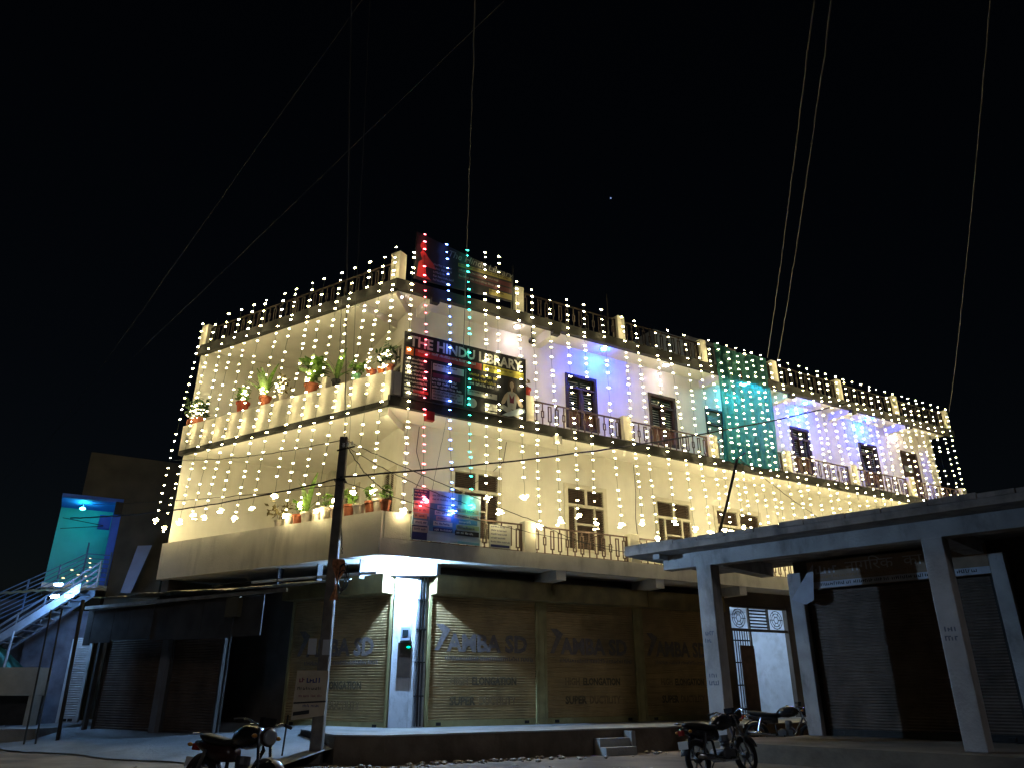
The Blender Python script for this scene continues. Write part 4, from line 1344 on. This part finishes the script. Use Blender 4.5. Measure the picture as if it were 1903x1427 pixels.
# orange cloth bundle and coil of cable
tc = empty('cable_coil', (PX + 0.12, PY - 0.2, 3.3), 'loose coil of black cable hung on the utility pole', 'cable coil')
for k in range(4):
    c = V((PX + 0.24 + 0.02 * k, PY - 0.16 - 0.02 * k, 3.55 + 0.05 * math.sin(2.3 * k)))
    hh = 0.26 + 0.05 * math.cos(k * 1.7)
    pts = [c + V(((0.075 + 0.012 * k) * math.cos(a * math.pi / 10), 0.03 * math.sin(a * 0.6 + k), hh * math.sin(a * math.pi / 10))) for a in range(21)]
    MB().tube(pts, 0.011, 5).build('loop', cable_m, tc)
cl = MB()
gr = []
for i in range(9):
    row = []
    for j in range(15):
        a, v = i / 8, j / 14
        wdt = 0.10 + 0.05 * math.sin(v * 7 + 0.5) - 0.05 * v
        row.append(cl.bm.verts.new((PX + 0.15 + 0.03 * math.sin(v * 5) + (a - 0.5) * 2 * wdt, PY - 0.16 - 0.05 * math.sin(a * math.pi) - 0.02 * math.sin(a * 14 + v * 6), 3.95 - 0.85 * v)))
    gr.append(row)
for i in range(8):
    for j in range(14):
        cl.bm.faces.new((gr[i][j], gr[i + 1][j], gr[i + 1][j + 1], gr[i][j + 1]))
tag(cl.build('cloth_bundle', mat('orange_cloth', (0.36, 0.15, 0.07), 0.9, 0.5, 18), smooth=True), 'orange cloth tied to the utility pole behind the cable coil', 'cloth')
# sign on the pole
GF = Fr((-4.42, PY - 0.16, 0), (1, 0.0, 0), (0, -1, 0))
t = empty('pole_sign', (-4.06, PY - 0.16, 0.83), 'beige sign board with Hindi print strapped low on the utility pole', 'sign')
sg = mat('sign_beige', (0.40, 0.33, 0.25), 0.7, 0.1, 6)
MB().poly([GF(0.03, 0, 0.8), GF(0.68, 0, 0.89), GF(0.70, 0, 1.72), GF(0.06, 0, 1.72)], (0, -0.02, 0)).build('board', sg, t)
marks(t, GF, 0.12, 0.24, 0.021, 1.46, 1.6, 0.10, 0.3, ink_maroon, 94)
marks(t, GF, 0.27, 0.7, 0.021, 1.45, 1.6, 0.11, 0.3, ink_navy, 93)
marks(t, GF, 0.1, 0.66, 0.021, 1.3, 1.42, 0.06, 0.3, ink_dk, 90)
marks(t, GF, 0.14, 0.62, 0.021, 1.17, 1.27, 0.045, 0.3, ink_maroon, 91)
MB().poly([GF(0.05, 0.021, 1.10), GF(0.69, 0.021, 1.13), GF(0.69, 0.021, 1.16), GF(0.05, 0.021, 1.13)], (0, -0.003, 0)).build('printed_line', ink_dk, t)
marks(t, GF, 0.24, 0.66, 0.021, 1.02, 1.09, 0.05, 0.3, ink_navy, 92)
MB().poly([GF(0.06, 0.021, 0.88), GF(0.38, 0.021, 0.92), GF(0.38, 0.021, 0.99), GF(0.06, 0.021, 0.95)], (0, -0.003, 0)).build('printed_panel', ink_dk, t)
tag(MB().box(XY, -4.2, -4.03, -PY + 0.13, -PY + 0.136, 2.03, 2.34).build('paper_notice', mat('paper', (0.40, 0.40, 0.42), 0.8, 0.1)), 'small paper notice at the left of the pole above its sign', 'notice')
tag(MB().box(XY, -3.9, -3.74, -PY + 0.135, -PY + 0.141, 2.02, 2.32).build('paper_notice', MATS['paper']), 'small paper notice at the right of the pole above its sign', 'notice')
tag(MB().tube([(-4.45, PY - 0.35, 0), (-4.42, PY - 0.3, 0.9)], 0.018, 6).build('thin_stake', black_iron), 'thin dark stake in the ground left of the utility pole', 'stake')


# ================================================================== wires
def wire(a, b, sag, r_, label, m=cable_m, name='overhead_wire', k=40):
    a, b = V(a), V(b)
    wr = random.Random(label)
    kink = 0.004 if m is cable_grey else 0.006
    pts = [a.lerp(b, i / k) - UP * (sag * 4 * (i / k) * (1 - i / k)) + (V((wr.gauss(0, kink), wr.gauss(0, kink), wr.gauss(0, kink))) if 0 < i < k else V((0, 0, 0))) for i in range(k + 1)]
    return tag(MB().tube(pts, r_ * (0.48 if m is cable_grey else 1), 5).build(name, m), label, 'wire', 'wires')


top = (PX, PY - 0.05, 6.68)
wire((PX + 0.02, PY, 6.6), (-1.53, 4.63, 9.0), 0.05, 0.018, 'wire rising from the pole top straight overhead', cable_grey)
wire((PX + 0.1, PY + 0.1, 6.62), (-1.30, 4.63, 9.05), 0.05, 0.008, 'thinner wire rising overhead beside the pole top wire', cable_grey)
wire(FR(2.0, 0.06, 9.9), (-0.32, 4.94, 9.5), 0.0, 0.02, 'wire rising overhead from the black banner', cable_grey)
wire(FR(14.1, 0.1, 12.35), (3.65, 6.14, 9.5), 0.1, 0.022, 'wire rising overhead from the right top of the green net', cable_grey)
wire(FR(14.6, 0.1, 12.3), (3.87, 6.14, 9.5), 0.16, 0.022, 'sagging wire rising overhead just right of the green net', cable_grey)
wire(FR(25.1, 0.1, 12.3), (6.06, 6.51, 10.0), 0.2, 0.022, 'wire rising overhead from the far right end of the roof', cable_grey)
wire((-32.7, 47.0, 12.4), (-1.77, 6.97, 10.0), 0.1, 0.006, 'faint wire crossing the upper left sky', cable_grey)
wire((-33.0, 46.6, 13.6), (0.06, 7.13, 10.0), 0.1, 0.006, 'faint wire crossing the sky left of the rooftop banner', cable_grey)
wire((PX, PY - 0.1, 5.78), (12.38, 24.9, 10.95), 0.35, 0.022, 'thick cable from the pole across the street face to the upper right')
wire(top, FL(8.3, 0.15, 7.75), 0.15, 0.010, 'wire from the pole top to the left end of the lane face')
wire((PX, PY - 0.1, 5.75), (-13.5, 22.5, 6.2), 0.2, 0.018, 'cable from the pole middle past the left end of the building')
wire((PX, PY - 0.1, 5.6), (-13.2, 22.4, 6.6), 0.1, 0.008, 'thin wire below the cable on the left of the pole')
wire(top, FR(4.3, 0.2, 5.36), 0.05, 0.010, 'upper wire from the pole top down to the lower railing')
wire((PX, PY - 0.1, 6.55), FR(2.2, 0.2, 5.62), 0.12, 0.008, 'middle wire from the pole top down to the blue notice banner')
wire((PX, PY - 0.1, 5.7), FR(6.6, 0.25, 4.95), 0.15, 0.008, 'lowest wire from the pole to the right along the balcony')
wire(FR(4.3, 0.2, 5.36), (3.0, 19.7, 4.7), 0.12, 0.008, 'slack wire from the lower railing to the shop roof')
wire((PX, PY - 0.1, 5.6), FL(1.1, 0.05, 4.35), -0.02, 0.012, 'wire from the pole down to the lane side parapet')
wire(top, FL(-0.4, 0.15, 5.6), 0.2, 0.012, 'wire from the pole top to the building corner')
wire(FS(4.1, -0.5, 6.66), FR(20, 0.1, 5.2), 0.2, 0.008, 'wire from the leaning service pole to the right')
wire(FR(1.6, 0.02, 7.9), FR(1.25, 0.05, 5.9), 0.0, 0.01, 'wire hanging loose down the wall above the notice banner', cable_grey)
wire(FL(1.9, 0.1, 11.4), FL(2.1, -0.3, 8.8), 0.0, 0.02, 'hanging cable on the upper lane side near the black pot', cable_grey)

# loose cables on the lower wall
for i, (pts, lb) in enumerate((([(4.0, 7.9), (3.9, 7.3), (3.5, 6.9), (2.9, 6.5), (2.2, 6.2)], 'thin cable slanting across the lower wall right of the first lower window'),
                               ([(1.3, 7.9), (1.25, 7.2), (1.45, 6.6), (1.2, 6.0)], 'thin cable dropping down the lower wall beside the red string'),
                               ([(8.6, 7.9), (8.62, 7.0), (8.55, 6.2), (8.6, 5.4)], 'thin cable down the lower wall between the second and third windows'))):
    tag(MB().tube([FR(u_, NW + 0.02, z_) for u_, z_ in pts], 0.009, 5).build('wall_cable', cable_grey), lb, 'wire', 'wires')

# star
tag(MB().ell((200, 1246, 917.6), 1.5, 1.5, 1.5, 2).build('star', emit('star_light', (0.35, 0.5, 1.0), 0.8)), 'single faint blue star in the black sky', 'star')

# ================================================================== LEAN-TO SHED on the lane side
shd = empty('tin_shed', FL(5.5, 0.5, 0.3), 'dark lean-to shed with a tin roof along the lane face', 'shed')
mb = MB()
k = 120
pr_ = None
for i in range(k + 1):
    u = 1.7 + 8.1 * i / k
    dz = 0.008 * math.sin(i * math.pi / 2) + 0.02 * math.sin(u * 1.3) + 0.012 * math.sin(u * 4.7)
    cur = (mb.bm.verts.new(FL(u, -1.45, 3.98 + dz)), mb.bm.verts.new(FL(u, 1.15 + 0.03 * math.sin(u * 3), 3.56 + dz + 0.02 * (u - 1.7))))
    if pr_:
        mb.bm.faces.new((pr_[0], cur[0], cur[1], pr_[1]))
    pr_ = cur
mb.build('tin_roof', tin_m, shd, kind='stuff')
MB().box(FL, 1.75, 9.75, 1.0, 1.06, 3.42, 3.5).build('purlin', tin_m, shd)
u = 2.6
while u < 9.6:
    w = rg.uniform(0.7, 1.15)
    MB().box(FL, u, min(u + w - 0.02, 9.7), 0.9, 0.93 + rg.uniform(0, 0.03), 2.55 + rg.uniform(-0.08, 0.05), 3.41).build('hanging_board', tarp_m, shd)
    u += w
for u in (9.6,):
    MB().box(FL, u, u + 0.1, 0.4, 0.5, 0.1, 3.42).build('post', tarp_m, shd)
MB().box(FL, 4.58, 9.55, 0.1, 0.16, 0.3, 2.9).build('back_board', tarp_m, shd)
MB().box(FL, 6.6, 6.85, 0.2, 0.45, 0.2, 2.7).build('pier', mat('dim_pier', (0.16, 0.16, 0.17), 0.9), shd)
rolling_shutter(FL, 6.9, 9.5, 0.25, 2.6, 0.3, shutter_dark, parent=shd, hood=False, guide=tarp_m)
rolling_shutter(FL, 4.5, 6.55, 0.25, 2.6, 0.3, shutter_dark, parent=shd, hood=False, guide=tarp_m)
KF = Fr((-12.72, 22.6, 0), (1, 0.12, 0), (0.12, -1, 0))
rolling_shutter(KF, 0.05, 0.62, 0.5, 2.7, 0, shutter_pale, parent=shd, hood=False, guide=shutter_pale)
tag(MB().poly([FL(3.3, 0.95, 2.95), FL(3.75, 0.95, 2.95), FL(3.75, 0.95, 3.4), FL(3.3, 0.95, 3.4)], FL.n * 0.12).build('wall_box', mat('ochre_box', (0.10, 0.085, 0.05), 0.7)), 'dim ochre box fixed at the right end of the shed front', 'box')

# ================================================================== HOUSE at the end of the lane with lit stairs
hs = empty('lane_house', FH(0.8, -1, 0), 'dark house with a turquoise lit stair landing at the far left', 'house')
hw = mat('house_dark', (0.075, 0.066, 0.05), 0.9, 0.25, 1.5)
teal_w = mat('turquoise_paint', (0.10, 0.50, 0.55), 0.7, 0.08, 2)
blue_w = mat('blue_light_tint', (0.06, 0.16, 0.70), 0.7, 0.08, 2)  # blue light at the right of the landing put into this colour
MB().box(FH, -0.2, 2.6, -3.2, -0.0, 7.29, 8.75).build('upper_block', hw, hs)
MB().box(FH, 1.06, 2.6, -3.2, 0.0, 0.0, 7.285).build('wall', hw, hs)
MB().box(FH, -0.75, 1.06, -1.9, -1.75, 4.3, 7.28).build('landing_back', teal_w, hs)
MB().box(FH, -0.75, 1.055, -1.74, -0.02, 7.15, 7.28).build('landing_ceiling', blue_w, hs)
MB().box(FH, 0.82, 1.055, -0.35, -0.02, 4.45, 7.148).build('landing_pier', blue_w, hs)
MB().box(FH, 0.98, 1.055, -1.74, -0.36, 4.45, 7.148).build('landing_side', blue_w, hs)
MB().box(FH, -0.75, 1.06, -1.74, 0.1, 4.28, 4.43).build('landing_floor', concrete_m, hs)
MB().box(FH, 0.45, 0.8, -0.5, -0.3, 6.3, 6.75).build('speaker_box', blue_w, hs)
MB().box(FH, 0.83, 1.06, 0.003, 0.12, 6.75, 7.15).build('dark_box', black_iron, hs)
for k in range(2):
    MB().tube([FH(-0.6, -0.1, 6.5 - 0.35 * k), FH(0.6, -0.3, 6.4 - 0.02 * k)], 0.012, 5).build('stay', cable_m, hs)
t = empty('landing_lamp', FH(-0.1, -0.7, 6.9), 'green lamp glowing on the turquoise stair landing', 'lamp')
MB().ell(FH(-0.1, -0.6, 6.95), 0.09, 0.06, 0.04, 2).build('bulb', emit('landing_green', (0.05, 1.0, 0.75), 150), t)
MB().tube([FH(-0.1, -0.6, 6.98), FH(-0.1, -0.6, 7.15)], 0.015, 6).build('stem', white_m, t)
# leaning sheet by the house
tag(MB().hexa([FH(1.45, 0.5, 4.2), FH(1.75, 0.5, 4.2), FH(1.75, 0.55, 4.2), FH(1.45, 0.55, 4.2), FH(1.7, 0.5, 5.7), FH(2.12, 0.5, 5.75), FH(2.12, 0.55, 5.75), FH(1.7, 0.55, 5.7)]).build('leaning_sheet', mat('sheet_blue', (0.20, 0.24, 0.36), 0.5)), 'bluish sheet leaning above the shed roof beside the house', 'sheet')

# steel stair descending from the landing to the left
stm = mat('stair_steel', (0.30, 0.36, 0.46), 0.5, 0.15, 6, metal=0.2)
rail_blue = mat('rail_blue', (0.10, 0.17, 0.32), 0.5, 0.15, 6)
str_ = empty('steel_stair', (-14.5, 22.2, 2.0), 'steel stair lit pale blue descending to the left edge', 'stair')
A, B = V((-12.75, 22.5, 4.15)), V((-16.2, 22.2, 1.55))
for off in (0.0, 0.85):
    o = V((0, off, 0))
    d = (B - A)
    MB().hexa([A + o + V((0, 0, -0.16)), B + o + V((0, 0, -0.16)), B + o + V((0, 0.05, -0.16)), A + o + V((0, 0.05, -0.16)), A + o + V((0, 0, 0.12)), B + o + V((0, 0, 0.12)), B + o + V((0, 0.05, 0.12)), A + o + V((0, 0.05, 0.12))]).build('stringer', stm, str_)
for i in range(1, 15):
    p = A.lerp(B, i / 15)
    MB().hexa([p + V((-0.13, 0.06, 0.0)), p + V((0.13, 0.06, 0.0)), p + V((0.13, 0.84, 0.0)), p + V((-0.13, 0.84, 0.0)), p + V((-0.13, 0.06, 0.03)), p + V((0.13, 0.06, 0.03)), p + V((0.13, 0.84, 0.03)), p + V((-0.13, 0.84, 0.03))]).build('tread', stm, str_)
for h in (0.25, 0.45, 0.65, 0.85):
    MB().tube([A + V((0, 0.86, h)), B + V((0, 0.86, h))], 0.032, 6).build('rail', stm, str_)
for i in range(0, 16, 3):
    p = A.lerp(B, i / 15) + V((0, 0.86, 0))
    MB().tube([p, p + V((0, 0, 0.9))], 0.03, 6).build('baluster', stm, str_)
MB().tube([(-14.3, 22.2, 0.3), (-14.2, 22.2, 2.9)], 0.035, 8).build('prop', stm, str_)
# tin awning above the stair
mb = MB()
prv = None
for i in range(61):
    x = -18.5 + 6.1 * i / 60
    dz = 0.02 * math.sin(i * 1.57) + 0.015 * math.sin(x * 2.1) + 0.05 * (x + 12.4)
    cur = (mb.bm.verts.new((x, 23.5, 4.3 + dz)), mb.bm.verts.new((x, 22.75, 4.12 + dz)))
    if prv:
        mb.bm.faces.new((prv[0], cur[0], cur[1], prv[1]))
    prv = cur
tag(mb.build('tin_awning', tin_m), 'weathered tin awning over the head of the steel stair', 'awning')
# landing railing and upper flight railing
t = empty('landing_railing', FH(0, 0.1, 4.43), 'blue steel railing round the turquoise landing', 'railing')
for k in range(7):
    MB().tube([FH(0.3, 0.08, 4.55 + k * 0.14), FH(1.0, 0.08, 4.55 + k * 0.14)], 0.016, 5).build('rail', rail_blue, t)
    MB().tube([FH(0.3, 0.08, 4.55 + k * 0.14), FH(-1.9, 0.3, 3.1 + k * 0.14)], 0.016, 5).build('rail', rail_blue, t)
for u, z, z1 in ((0.3, 4.43, 5.75), (1.0, 4.43, 5.5), (-0.35, 3.95, 5.0), (-1.1, 3.5, 4.5)):
    MB().tube([FH(u, 0.085, z), FH(u, 0.085, z1)], 0.028, 6).build('post', rail_blue, t)
# warm bulbs wound on the landing railing
t = empty('light_string', FH(0.4, 0.15, 4.5), 'warm bulbs wound on the blue landing railing', 'light string')
pts = []
for k in range(6):
    pts += [FH(prg.uniform(0.35, 0.5), 0.12, 4.55 + 0.14 * k), FH(prg.uniform(-0.3, 0.2), 0.14, 4.2 + 0.13 * k)]
MB().tube(pts, 0.004, 3, caps=False).build('wire', wire_string, t)
bulbs_on(pts, emit('amber_bulb', (1.0, 0.72, 0.3), 5), t, ROTR, 0.05)
# lamps under the landing
for (x, y, z, lb) in ((-13.05, 21.9, 4.12, 'upper cold lamp at the head of the steel stair'), (-13.02, 21.8, 3.78, 'left cold lamp under the tin roof edge'), (-12.62, 21.8, 3.8, 'right cold lamp under the tin roof edge')):
    t = empty('stair_lamp', (x, y, z), lb, 'lamp', 'lamps at the steel stair')
    MB().box(XY, x - 0.1, x + 0.1, -y - 0.05, -y + 0.03, z + 0.05, z + 0.09).build('holder', white_m, t)
    MB().ell((x, y, z + 0.02), 0.13, 0.04, 0.035, 2).build('bulb', emit('stair_lamp_light', (0.26, 0.54, 1.0), 420), t)
# far left clutter
MB_f = MB().box(XY, -20, -14.9, -24.6, -24.4, 0, 4.0)
tag(MB_f.build('boundary_wall', mat('back_wall', (0.10, 0.11, 0.13), 0.9, 0.3, 1.5)), 'dim wall behind the steel stair at the far left', 'wall')
MB_f = MB().box(XY, -14.88, -12.8, -24.0, -23.9, 0.3, 3.6)
tag(MB_f.build('hanging_tarpaulin', mat('slate_tarp', (0.12, 0.125, 0.16), 0.8, 0.4, 2.5)), 'slate grey tarpaulin hung behind the steel stair', 'tarpaulin')
mb = MB()
gr = []
for i in range(13):
    row = []
    for j in range(9):
        a, v = i / 12, j / 8
        row.append(mb.bm.verts.new((-15.6 + a * 1.75 * (0.35 + 0.65 * v), 22.6 + 0.06 * math.sin(i * 1.9 + v), 2.75 - 0.85 * v)))
    gr.append(row)
for i in range(12):
    for j in range(8):
        mb.bm.faces.new((gr[i][j], gr[i + 1][j], gr[i + 1][j + 1], gr[i][j + 1]))
tag(mb.build('green_sheet', mat('teal_cloth', (0.06, 0.24, 0.25), 0.8, 0.3, 4), smooth=True), 'teal green cloth draped under the steel stair', 'cloth')
t = empty('market_counter', (-14.2, 22.2, 0.4), 'pale market counter with a dark open front at the far left', 'counter')
MB().box(XY, -16, -13.05, -22.5, -21.9, 1.2, 1.92).build('counter_panel', mat('counter_pale', (0.42, 0.40, 0.34), 0.7, 0.15, 3), t)
MB().box(XY, -16, -13.05, -22.4, -22.3, 0.45, 1.195).build('dark_front', tarp_m, t)
MB().box(XY, -13.2, -13.05, -22.3, -21.95, 0.45, 1.195).build('counter_leg', MATS['counter_pale'], t)
tag(MB().box(XY, -17, -12.2, -22.1, -20.9, 0.05, 0.42).build('stone_ledge', plinth_top), 'low pale ledge in front of the market counter', 'ledge')
for i, (x0, x1, y, h, lb) in enumerate(((-13.15, -12.95, 20.5, 3.4, 'thicker dark post at the left end of the shed'), (-13.0, -12.98, 20.0, 0, ''), (-13.2, -13.5, 20.2, 0, ''))):
    if lb:
        tag(MB().tube([(-11.25, 20.3, 0.1), (-11.35, 20.3, 3.55)], 0.045, 8).build('shed_post', black_iron), lb, 'post')
tag(MB().tube([(-11.6, 20.0, 0.05), (-11.68, 20.0, 3.3)], 0.022, 6).build('thin_post', black_iron), 'right one of two thin posts before the market counter', 'post')
tag(MB().tube([(-12.0, 20.2, 0.05), (-12.08, 20.2, 3.3)], 0.022, 6).build('thin_post', black_iron), 'left one of two thin posts before the market counter', 'post')

# ================================================================== MOTORCYCLES
tyre_m = mat('tyre_rubber', (0.015, 0.015, 0.015), 0.85)
chrome = mat('chrome', (0.35, 0.36, 0.38), 0.25, 0.05, metal=1.0)
bike_black = mat('bike_black', (0.012, 0.012, 0.014), 0.25, 0.1, spec=0.6)
bike_seat = mat('seat_vinyl', (0.018, 0.017, 0.016), 0.6)
engine_m = mat('engine_alloy', (0.10, 0.10, 0.105), 0.5, 0.2, 20, metal=0.6)
lens_m = mat('headlamp_glass', (0.25, 0.26, 0.28), 0.1, spec=0.8)
red_lens = mat('tail_lens', (0.25, 0.02, 0.02), 0.2)


def loft(secs, seg=12):
    """sections: (x, half width, z low, z high) -> closed body along x"""
    mb = MB()
    rings = []
    for x, w, z0, z1 in secs:
        ring = []
        for k in range(seg):
            a = 2 * math.pi * k / seg
            c, s_ = math.cos(a), math.sin(a)
            ring.append(mb.bm.verts.new((x, w * math.copysign(abs(c) ** 0.75, c), (z0 + z1) / 2 + (z1 - z0) / 2 * math.copysign(abs(s_) ** 0.75, s_))))
        rings.append(ring)
    for i in range(len(rings) - 1):
        for k in range(seg):
            mb.bm.faces.new((rings[i][k], rings[i][(k + 1) % seg], rings[i + 1][(k + 1) % seg], rings[i + 1][k]))
    mb.bm.faces.new(rings[0])
    mb.bm.faces.new(rings[-1])
    return mb


def motorcycle(label, loc, rz, tank=bike_black, cowl=bike_black, lean=0.0, mirrors=True):
    t = empty('motorcycle', (0, 0, 0), label, 'motorcycle', 'parked motorcycles')
    for x in (-0.64, 0.66):
        w = empty('wheel', (x, 0, 0.0), parent=t)
        mb = MB()
        R_, r_ = 0.255, 0.048
        ring = []
        for i in range(24):
            a = 2 * math.pi * i / 24
            ring.append([mb.bm.verts.new((x + (R_ + r_ * math.cos(b)) * math.cos(a), r_ * math.sin(b), 0.303 + (R_ + r_ * math.cos(b)) * math.sin(a))) for b in [2 * math.pi * k / 8 for k in range(8)]])
        for i in range(24):
            for k in range(8):
                mb.bm.faces.new((ring[i][k], ring[(i + 1) % 24][k], ring[(i + 1) % 24][(k + 1) % 8], ring[i][(k + 1) % 8]))
        mb.build('tyre', tyre_m, w, smooth=True)
        mb = MB()
        pts = [V((x + 0.215 * math.cos(a * math.pi / 12), 0, 0.303 + 0.215 * math.sin(a * math.pi / 12))) for a in range(25)]
        mb.tube(pts, 0.016, 6)
        for k in range(6):
            a = k * math.pi / 3
            mb.tube([V((x + 0.04 * math.cos(a), 0.015, 0.303 + 0.04 * math.sin(a))), V((x + 0.21 * math.cos(a), 0, 0.303 + 0.21 * math.sin(a)))], 0.014, 5)
        mb.lathe((x, -0.05, 0.303), [(0.055, 0), (0.06, 0.02), (0.06, 0.08), (0.055, 0.1)], 12, 'Y')
        mb.build('rim', engine_m, w)
    loft([(-0.12, 0.06, 0.74, 0.84), (-0.02, 0.12, 0.72, 0.93), (0.15, 0.15, 0.71, 0.99), (0.3, 0.13, 0.74, 0.97), (0.4, 0.06, 0.8, 0.9)]).build('fuel_tank', tank, t, smooth=True)
    MB().lathe((0.16, 0, 0.98), [(0.035, 0), (0.035, 0.015), (0.02, 0.02)], 10).build('fuel_cap', chrome, t)
    loft([(-0.82, 0.07, 0.80, 0.86), (-0.7, 0.12, 0.76, 0.87), (-0.45, 0.14, 0.73, 0.84), (-0.2, 0.12, 0.72, 0.81), (-0.06, 0.08, 0.74, 0.82)]).build('seat', bike_seat, t, smooth=True)
    loft([(-0.95, 0.04, 0.72, 0.78), (-0.75, 0.09, 0.66, 0.79), (-0.4, 0.13, 0.55, 0.75), (-0.1, 0.11, 0.56, 0.74)]).build('side_panel', cowl, t, smooth=True)
    MB().tube([(-0.1, 0, 0.72), (0.42, 0, 0.86), (0.5, 0, 0.72), (0.25, 0, 0.35), (-0.15, 0, 0.32), (-0.2, 0, 0.7)], 0.024, 8).build('frame', bike_black, t)
    mb = MB()
    mb.box(XY, -0.1, 0.22, -0.13, 0.13, 0.24, 0.42)
    mb.lathe((0.14, 0, 0.4), [(0.085, 0), (0.09, 0.02), (0.075, 0.03), (0.09, 0.05), (0.075, 0.07), (0.09, 0.1), (0.075, 0.12), (0.09, 0.15), (0.08, 0.24)], 12)
    mb.lathe((-0.02, -0.17, 0.34), [(0.09, 0), (0.11, 0.02), (0.11, 0.32), (0.09, 0.34)], 14, 'Y')
    mb.build('engine', engine_m, t)
    MB().tube([(0.2, -0.1, 0.5), (0.32, -0.13, 0.38), (0.22, -0.16, 0.26), (-0.2, -0.17, 0.26)], 0.02, 8).build('exhaust_pipe', chrome, t)
    MB().tube([(-0.2, -0.18, 0.27), (-0.85, -0.19, 0.36)], 0.048, 12).build('silencer', chrome, t, smooth=True)
    for s_ in (-1, 1):
        MB().tube([(0.66, 0.085 * s_, 0.303), (0.43, 0.085 * s_, 0.95)], 0.02, 8).build('fork_leg', chrome, t)
        MB().tube([(-0.64, 0.1 * s_, 0.303), (-0.1, 0.1 * s_, 0.33)], 0.018, 6).build('swing_arm', bike_black, t)
        MB().tube([(-0.62, 0.13 * s_, 0.33), (-0.5, 0.13 * s_, 0.68)], 0.03, 8).build('shock_absorber', chrome, t)
        MB().tube([(0.4, 0.3 * s_, 1.02), (0.37, 0.42 * s_, 1.0)], 0.02, 8).build('grip', tyre_m, t)
        if mirrors:
            m_ = empty('mirror', (0.42, 0.3 * s_, 1.03), parent=t)
            MB().tube([(0.42, 0.26 * s_, 1.03), (0.44, 0.32 * s_, 1.16)], 0.007, 5).build('stalk', bike_black, m_)
            MB().ell((0.44, 0.34 * s_, 1.2), 0.015, 0.06, 0.04, 2).build('mirror_glass', chrome, m_, smooth=True)
        MB().ell((0.5, 0.17 * s_, 0.86), 0.03, 0.035, 0.025, 2).build('indicator', mat('amber_lens', (0.5, 0.2, 0.03), 0.3), t, smooth=True)
        MB().ell((-0.88, 0.14 * s_, 0.72), 0.03, 0.035, 0.025, 2).build('indicator', MATS['amber_lens'], t, smooth=True)
        MB().tube([(0.02, 0.12 * s_, 0.3), (0.02, 0.26 * s_, 0.28)], 0.016, 6).build('foot_peg', tyre_m, t)
    MB().tube([(0.37, -0.36, 1.0), (0.41, -0.25, 1.03), (0.44, -0.1, 0.97), (0.44, 0.1, 0.97), (0.41, 0.25, 1.03), (0.37, 0.36, 1.0)], 0.013, 8).build('handlebar', chrome, t)
    mb = MB()
    mb.lathe((0.46, 0, 0.86), [(0.05, -0.02), (0.095, 0.03), (0.105, 0.1), (0.1, 0.11)], 16, 'X')
    mb.build('headlamp_shell', cowl, t, smooth=True)
    MB().lathe((0.572, 0, 0.86), [(0.095, 0), (0.07, 0.02), (0.02, 0.03)], 16, 'X').build('headlamp_lens', lens_m, t, smooth=True)
    MB().box(XY, 0.42, 0.5, -0.09, 0.09, 0.98, 1.07).build('instrument', bike_black, t)
    for x, a0, a1, w_, nm in ((0.66, 20, 130, 0.06, 'front_mudguard'), (-0.64, 40, 170, 0.075, 'rear_mudguard')):
        mb = MB()
        prv = None
        for i in range(12):
            a = rad(a0 + (a1 - a0) * i / 11)
            cur = [mb.bm.verts.new((x + 0.335 * math.cos(a) * (1 if k != 1 else 1.05), (k - 1) * w_, 0.303 + 0.335 * math.sin(a) * (1 if k != 1 else 1.05))) for k in range(3)]
            if prv:
                mb.bm.faces.new((prv[0], cur[0], cur[1], prv[1]))
                mb.bm.faces.new((prv[1], cur[1], cur[2], prv[2]))
            prv = cur
        mb.build(nm, cowl, t, smooth=True)
    MB().box(XY, -0.98, -0.92, -0.05, 0.05, 0.66, 0.74).build('tail_lamp', red_lens, t, bevel=0.01)
    MB().box(XY, -0.96, -0.95, -0.1, 0.1, 0.46, 0.58).build('number_plate', mat('plate_white', (0.6, 0.6, 0.58), 0.5), t)
    MB().tube([(-0.95, -0.1, 0.85), (-0.98, 0, 0.86), (-0.95, 0.1, 0.85), (-0.6, 0.13, 0.83)], 0.012, 6).build('grab_rail', chrome, t)
    MB().tube([(-0.05, 0.12, 0.28), (-0.1, 0.28, 0.01)], 0.012, 6).build('side_stand', bike_black, t)
    MB().box(XY, -0.6, 0.0, -0.105, -0.085, 0.28, 0.36).build('chain_cover', bike_black, t)
    t.rotation_euler = (lean, 0, rz)
    t.location = loc
    return t


motorcycle('motorcycle with a round pale headlamp parked left of the utility pole', (-3.4, 10.0, 0), rad(-38), cowl=mat('cowl_maroon', (0.035, 0.014, 0.012), 0.3), lean=rad(-8), mirrors=False)
motorcycle('black motorcycle parked in the road before the verandah shop', (3.62, 14.1, 0), rad(38), lean=rad(-8), mirrors=False)
motorcycle('small looking dark motorcycle parked before the entrance gate', (6.75, 20.3, 0), rad(-20), lean=rad(-8), mirrors=False)
